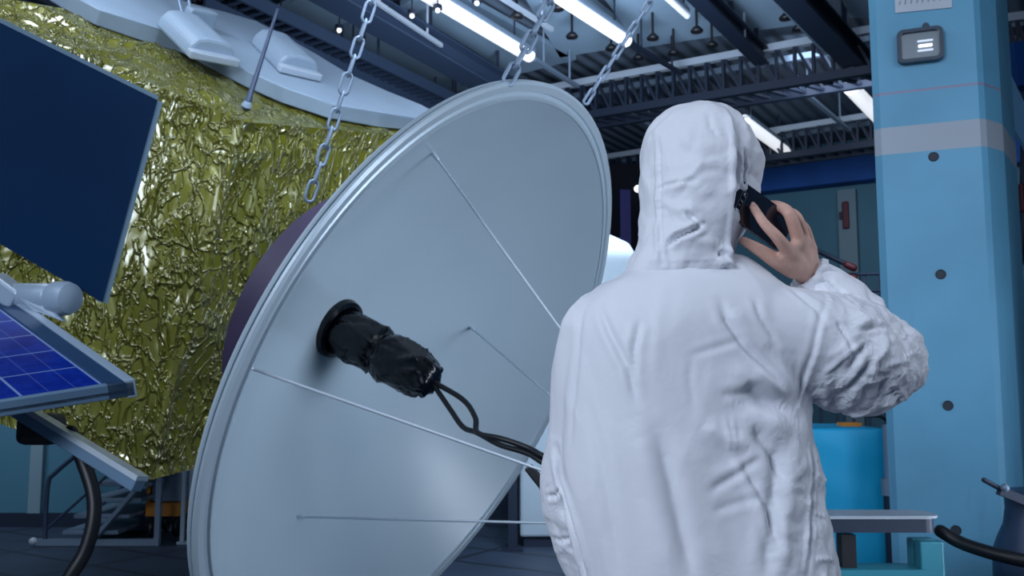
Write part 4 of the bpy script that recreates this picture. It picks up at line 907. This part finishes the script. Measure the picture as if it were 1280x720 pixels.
suit_creases = [
    ([(1040, 372), (1030, 400), (1022, 440), (1008, 478), (999, 512)], 0.0042, 0.005),
    ([(1036, 372), (1026, 400), (1018, 440), (1004, 478), (996, 508)], -0.0036, 0.010),
    ([(900, 376), (908, 400), (930, 432), (960, 462), (985, 492)], -0.0084, 0.013),
    ([(918, 384), (936, 412), (962, 440)], 0.0048, 0.012),
    ([(942, 372), (952, 398), (972, 430)], -0.0048, 0.010),
    ([(748, 380), (762, 415), (785, 458), (796, 503)], -0.0048, 0.012),
    ([(800, 400), (792, 440), (795, 470)], -0.0030, 0.010),
    ([(722, 380), (714, 440), (708, 520)], 0.0024, 0.02),
    ([(728, 372), (722, 420), (716, 500), (714, 560)], -0.0030, 0.014),
    ([(862, 445), (890, 436), (930, 424)], -0.0018, 0.010),
    ([(864, 448), (862, 480), (868, 510)], -0.0015, 0.010),
    ([(900, 494), (925, 492), (950, 484)], -0.0029, 0.012),
    ([(880, 596), (905, 588), (930, 578), (960, 560)], 0.0029, 0.012),
    ([(885, 615), (918, 596), (950, 570)], -0.0032, 0.011),
    ([(890, 640), (925, 628), (955, 620)], -0.0022, 0.012),
    ([(916, 570), (934, 604), (952, 640), (964, 690)], 0.0060, 0.009),
    ([(924, 574), (942, 606), (962, 644), (974, 690)], -0.0054, 0.011),
    ([(820, 540), (838, 600), (850, 660), (866, 725)], -0.0090, 0.024),
    ([(862, 540), (876, 600), (892, 660), (905, 725)], 0.0060, 0.026),
    ([(792, 520), (806, 590), (816, 660), (826, 725)], 0.0036, 0.024),
    ([(735, 500), (752, 580), (765, 660), (776, 725)], -0.0030, 0.020),
    ([(1000, 540), (988, 600), (980, 660), (978, 722)], 0.0084, 0.020),
    ([(975, 545), (966, 600), (962, 660), (958, 722)], -0.0072, 0.018),
    ([(1012, 528), (1013, 600), (1010, 660), (1004, 722)], 0.0036, 0.005),
    ([(1017, 528), (1018, 600), (1015, 660), (1009, 722)], -0.0036, 0.008),
    ([(696, 560), (704, 600), (716, 650), (730, 705), (734, 722)], -0.0160, 0.012),
    ([(677, 622), (694, 620), (706, 610)], -0.0060, 0.008),
    ([(684, 668), (700, 676), (716, 672)], -0.0048, 0.008),
    ([(692, 690), (706, 686), (722, 694)], 0.0036, 0.008),
    ([(1040, 450), (1068, 420), (1085, 398)], 0.0060, 0.010),
    ([(1062, 462), (1072, 440), (1082, 432)], -0.0072, 0.010),
    ([(1050, 495), (1075, 470), (1086, 452)], -0.0072, 0.010),
    ([(1102, 456), (1125, 452), (1140, 450)], 0.0054, 0.007),
    ([(1066, 415), (1096, 408), (1118, 412)], -0.0048, 0.009),
    ([(1020, 505), (1055, 515), (1095, 505)], 0.0048, 0.010),
    ([(1112, 480), (1122, 500), (1116, 520)], -0.0048, 0.009),
    ([(990, 360), (1020, 385), (1036, 410)], -0.0042, 0.010),
    ([(1032, 346), (1052, 366), (1072, 384)], -0.0036, 0.008),
    ([(1022, 352), (1032, 362), (1040, 378)], 0.0036, 0.006),
    ([(830, 345), (822, 400), (820, 470)], 0.0018, 0.012),
    ([(915, 505), (945, 500), (975, 505), (995, 520)], -0.0132, 0.034),
    ([(930, 480), (960, 500), (985, 512)], -0.0098, 0.022),
    ([(940, 530), (965, 570), (985, 610)], -0.010, 0.022),
    ([(880, 530), (900, 545), (935, 560)], 0.008, 0.016),
    ([(905, 520), (910, 540), (912, 566)], 0.004, 0.005), ([(916, 520), (918, 540), (918, 566)], 0.004, 0.004),
    ([(1070, 390), (1085, 405), (1100, 412)], 0.006, 0.006), ([(1030, 470), (1060, 440), (1085, 425)], 0.006, 0.006),
    ([(1110, 430), (1092, 450), (1088, 480)], 0.006, 0.006), ([(1060, 500), (1082, 478), (1108, 472)], 0.006, 0.006),
    ([(1125, 446), (1140, 442), (1150, 440)], 0.005, 0.004), ([(1045, 400), (1060, 425), (1066, 450)], -0.006, 0.007),
    ([(1018, 590), (1028, 600), (1036, 604)], 0.004, 0.004), ([(1016, 640), (1030, 645), (1040, 642)], 0.004, 0.004), ([(1018, 700), (1034, 698), (1044, 700)], 0.004, 0.004),
]
apply_creases(me, suit_creases, suit_extra)
at_ = me.attributes.new('crinkle', 'FLOAT', 'POINT'); at_.data.foreach_set('value', (0.06 + 0.6 * crk).astype(np.float32))
cov = link('coverall', me, M['suit'], person, True); cov['label'] = 'white wrinkled protective coverall'
# gathered cuff at the right wrist
bm = B(); ax = (P(1000, 334, 1.872) - P(1024, 358, 1.884)).normalized(); co_ = P(1019, 352, 1.882); e1 = ax.cross(UP).normalized(); e2 = ax.cross(e1)
rings = []
for h, r in ((-0.02, 0.040), (-0.004, 0.046), (0.008, 0.042), (0.016, 0.046), (0.026, 0.041), (0.027, 0.037), (0.010, 0.035), (-0.02, 0.034)):
    rings.append([bm.verts.new(co_ + ax * h + (e1 * math.cos(t) + e2 * math.sin(t)) * r * (1 + 0.09 * math.sin(9 * t + h * 60) + 0.05 * math.sin(5 * t + 1))) for t in [2 * math.pi * k / 72 for k in range(72)]])
for a, b in list(zip(rings, rings[1:])) + [(rings[-1], rings[0])]:
    for k in range(72): bm.faces.new((a[k], a[(k + 1) % 72], b[(k + 1) % 72], b[k]))
obj('cuff', bm, M['suit'], person, True)
# -- hood
bm = B(); YH = 1.855
hs = [sec(858, 892, 131, YH, 0.03), sec(834, 910, 140, YH, 0.070), sec(817, 930, 155, YH, 0.105), sec(804, 952, 180, YH, 0.130), sec(801, 964, 210, YH, 0.140), sec(800, 967, 240, YH, 0.140), sec(801, 958, 268, YH, 0.135), sec(800, 936, 292, YH - .005, 0.122), sec(794, 926, 312, YH - .01, 0.112), sec(786, 924, 331, YH - .015, 0.110), sec(778, 930, 350, YH - .015, 0.100)]
ell_loft(bm, smooth_secs(hs, 6), 56, 2.15)
me = evaluated(bm, [('REMESH', dict(mode='VOXEL', voxel_size=0.0045)), ('SMOOTH', dict(factor=0.5, iterations=8))])
hcx = P(878, 220, YH)
def hood_extra(co, nr):
    out = np.zeros(len(co))
    for i in range(len(co)):
        x, y, z = co[i]
        q = Vector((x * 12, y * 12, z * 11)); q += 0.6 * noise.noise_vector(q * 0.5)
        out[i] = 0.008 * (abs(noise.noise(q + Vector((2, 5, 8)))) - abs(noise.noise(q * 1.2))) + 0.003 * (abs(noise.noise(q * 2.6)) - abs(noise.noise(q * 2.2 + Vector((4, 4, 1))))) + 0.003 * noise.noise(Vector((x * 10, y * 10, z * 8)))
        # side panel set back behind the rear panel's edge
        th = math.atan2(x - hcx.x, -(y - hcx.y))         # 0 faces the camera, positive to the right
        edge = 0.24 + 0.8 * max(0, z - pz(880, 185, YH))
        if z < pz(880, 150, YH):
            k = max(0.0, min(1.0, (th - edge) / 0.10)); k = k * k * (3 - 2 * k)
            fade = max(0.0, min(1.0, (pz(880, 150, YH) - z) / 0.04)) * (1.0 if th < 2.2 else max(0, 1 - (th - 2.2) * 2))
            out[i] -= (0.014 + 0.026 * max(0.0, min(1.0, (pz(880, 200, YH) - z) / 0.05))) * k * fade * (1 - 0.6 * max(0.0, min(1.0, (pz(880, 272, YH) - z) / 0.03))) * (1 if th < 1.25 else max(0.35, 1 - (th - 1.25)))
            out[i] += 0.007 * math.exp(-((th - edge + 0.02) / 0.05) ** 2) * fade
    return out
hood_creases = [
    ([(820, 168), (820, 220), (822, 270), (822, 330)], 0.004, 0.005), ([(824, 168), (825, 220), (827, 270), (827, 330)], -0.003, 0.006),
    ([(834, 308), (848, 296), (866, 288), (878, 281)], -0.016, 0.008), ([(840, 298), (855, 288), (872, 278)], 0.006, 0.010),
    ([(876, 282), (866, 272), (857, 264)], -0.010, 0.007), ([(836, 312), (862, 302), (900, 304)], 0.005, 0.010),
    ([(820, 236), (850, 228), (872, 224)], -0.004, 0.006), ([(822, 252), (850, 262), (880, 258)], 0.005, 0.010),
    ([(880, 200), (868, 215), (842, 238)], 0.004, 0.008), ([(885, 140), (888, 160), (900, 175)], -0.004, 0.008),
    ([(842, 140), (828, 152), (818, 170)], 0.004, 0.008), ([(896, 316), (910, 322), (920, 318)], -0.010, 0.010), ([(896, 330), (908, 326), (922, 312)], 0.008, 0.009),
    ([(925, 180), (938, 200), (942, 230)], 0.006, 0.006), ([(935, 178), (948, 205), (950, 232)], -0.006, 0.006),
    ([(790, 329), (840, 330), (900, 327)], -0.002, 0.004),
]
apply_creases(me, hood_creases, hood_extra)
# face opening
bm = B(); bm.from_mesh(me); fo_c = HEADC + FD * 0.150 - UP * 0.01
kill = [v for v in bm.verts if (lambda q: (q.dot(FS) / 0.075) ** 2 + (q.dot(FD) / 0.10) ** 2 + (q.z / 0.115) ** 2 < 1)(v.co - fo_c)]
bmesh.ops.delete(bm, geom=kill, context='VERTS')
me2 = evaluated(bm, [('SOLIDIFY', dict(thickness=0.0012, offset=-1))])
bpy.data.meshes.remove(me)
at_ = me2.attributes.new('crinkle', 'FLOAT', 'POINT'); at_.data.foreach_set('value', np.full(len(me2.vertices), 0.16, np.float32))
hood = link('hood', me2, M['suit'], person, True); hood['label'] = 'white close fitting hood'
for h, k_, an in legs:
    bm = B(); tube(bm, [an + UP * 0.06, an - UP * 0.0, an - UP * 0.04 + Vector((0, 0.01, 0)), an - UP * 0.045 + Vector((0, 0.09, 0)), an - UP * 0.05 + Vector((0, 0.17, 0))], [0.06, 0.055, 0.052, 0.047, 0.036], 18, 5)
    for v in bm.verts: v.co.z = max(v.co.z, 0.002)
    obj('boot', bm, M['boot'], person, True)

# ------------------------------------------------------------------ smartphone
TR, TL, BRc = P(926, 224, 1.765), P(905, 268, 1.758), P(990, 280, 1.820)
wdir = (TL - TR).normalized(); ldir = (BRc - TR); ldir = (ldir - wdir * ldir.dot(wdir)).normalized(); pn_ = wdir.cross(ldir); pn_ = pn_ if pn_.y < 0 else -pn_
W_, L_ = 0.076, 0.150
pc_ = TR + wdir * W_ / 2 + ldir * L_ / 2
ph = thing('smartphone', 'dark smartphone held to the ear by the right hand', 'phone', pc_)
bm = B(); prism(bm, rr_poly(pc_ - pn_ * 0.004, wdir, ldir, W_ / 2, L_ / 2, 0.009), -pn_ * 0.004); obj('metal_frame', bm, M['phone_rim'], ph)
bm = B(); prism(bm, rr_poly(pc_ - pn_ * 0.004, wdir, ldir, W_ / 2, L_ / 2, 0.009), pn_ * 0.004); bev(bm, 0.0012); obj('back_cover', bm, M['phone'], ph)
bm = B(); prism(bm, rr_poly(pc_ - pn_ * 0.008, wdir, ldir, W_ / 2 - 0.001, L_ / 2 - 0.001, 0.008), -pn_ * 0.001); obj('screen', bm, M['lens'], ph)
sc = TR + wdir * W_ * 0.5 + ldir * 0.022
bm = B(); o_ = rr_poly(sc, wdir, ldir, 0.0225, 0.0065, 0.006); i_ = rr_poly(sc, wdir, ldir, 0.0216, 0.0056, 0.0052)
a0 = [bm.verts.new(p) for p in o_]; a1 = [bm.verts.new(p + pn_ * 0.0014) for p in o_]; a2 = [bm.verts.new(p + pn_ * 0.0014) for p in i_]; a3 = [bm.verts.new(p) for p in i_]
for a, b in ((a0, a1), (a1, a2), (a2, a3)):
    for i in range(len(a)): bm.faces.new((a[i], a[(i + 1) % len(a)], b[(i + 1) % len(a)], b[i]))
cb = obj('camera_bezel', bm, M['phone_text'], ph)
for s in (-0.012, 0.0, 0.010):
    bm = B(); lathe(bm, [(0, 0.0012), (0.0035, 0.0012), (0.0040, 0.0008), (0.0040, 0), (0, 0)], sc + wdir * s, pn_, 16); obj('camera_lens', bm, M['lens'], ph, True, 40)
bm = B(); lathe(bm, [(0, 0.001), (0.0022, 0.001), (0.0022, 0), (0, 0)], sc - wdir * 0.0175, pn_, 12); obj('camera_flash', bm, M['sign'], ph)

# ------------------------------------------------------------------ lights
def area(name, loc, target, size, power, col, sy=None, spread=180):
    l = bpy.data.lights.new(name, 'AREA'); l.energy = power; l.color = col; l.size = size; l.spread = math.radians(spread)
    if sy: l.shape = 'RECTANGLE'; l.size_y = sy
    o = bpy.data.objects.new(name, l); COL.objects.link(o); o.location = loc
    o.rotation_euler = (Vector(target) - Vector(loc)).to_track_quat('-Z', 'Y').to_euler()
COOL = (0.72, 0.82, 1.0)
area('hall_light_key', (-2.7, -1.7, 3.5), (0.3, 1.9, 1.2), 2.2, 205, COOL)
area('fill_left', (-3.6, 1.6, 4.2), (-2.0, 4.6, 2.2), 1.5, 24, COOL)  # added fill above left, put in for glints on the gold foil
area('fill_deck', (-2.6, 4.6, 4.4), (-2.2, 5.2, 2.0), 0.8, 26, COOL)  # added lamp over the satellite, brightens its top foil and deck
area('fill_mid', (0.2, 3.2, 4.5), (-1.0, 5.7, 1.8), 1.0, 36, COOL, None, 80)  # added fill from above for the satellite's right foil face
area('fill_corner', (-4.8, 6.9, 2.6), (-4.6, 8.4, 1.2), 1.0, 28, COOL)  # invented lamp that brightens the teal wall and steps at left
area('fill_far', (4.0, 9.5, 4.3), (5.0, 14, 2.0), 2.0, 60, COOL)  # added fill that lifts the far wall and its blue beam
area('fill_machine', (0.9, 4.0, 4.4), (0.6, 7.4, 1.0), 1.0, 30, COOL, None, 70)  # added fill for the machine enclosure and the floor before it
area('fill_right', (3.4, 0.9, 3.2), (-0.4, 4.0, 1.1), 2.0, 18, COOL)  # added fill from the right, brightens the dish interior
area('fill_side', (3.1, 2.6, 1.1), (-0.3, 3.9, 1.5), 1.6, 22, COOL, None, 75)  # low added fill, narrowed to light the dish and spare the person
area('fill_pillar', (1.9, 1.4, 3.2), (2.5, 4.4, 1.0), 1.0, 17, COOL)  # added fill for the pillar face
area('fill_up', (0.7, 6.4, 3.0), (0.3, 8.6, 5.2), 2.0, 120, COOL, None, 130)  # unseen upward fill, added to lift the ceiling panels
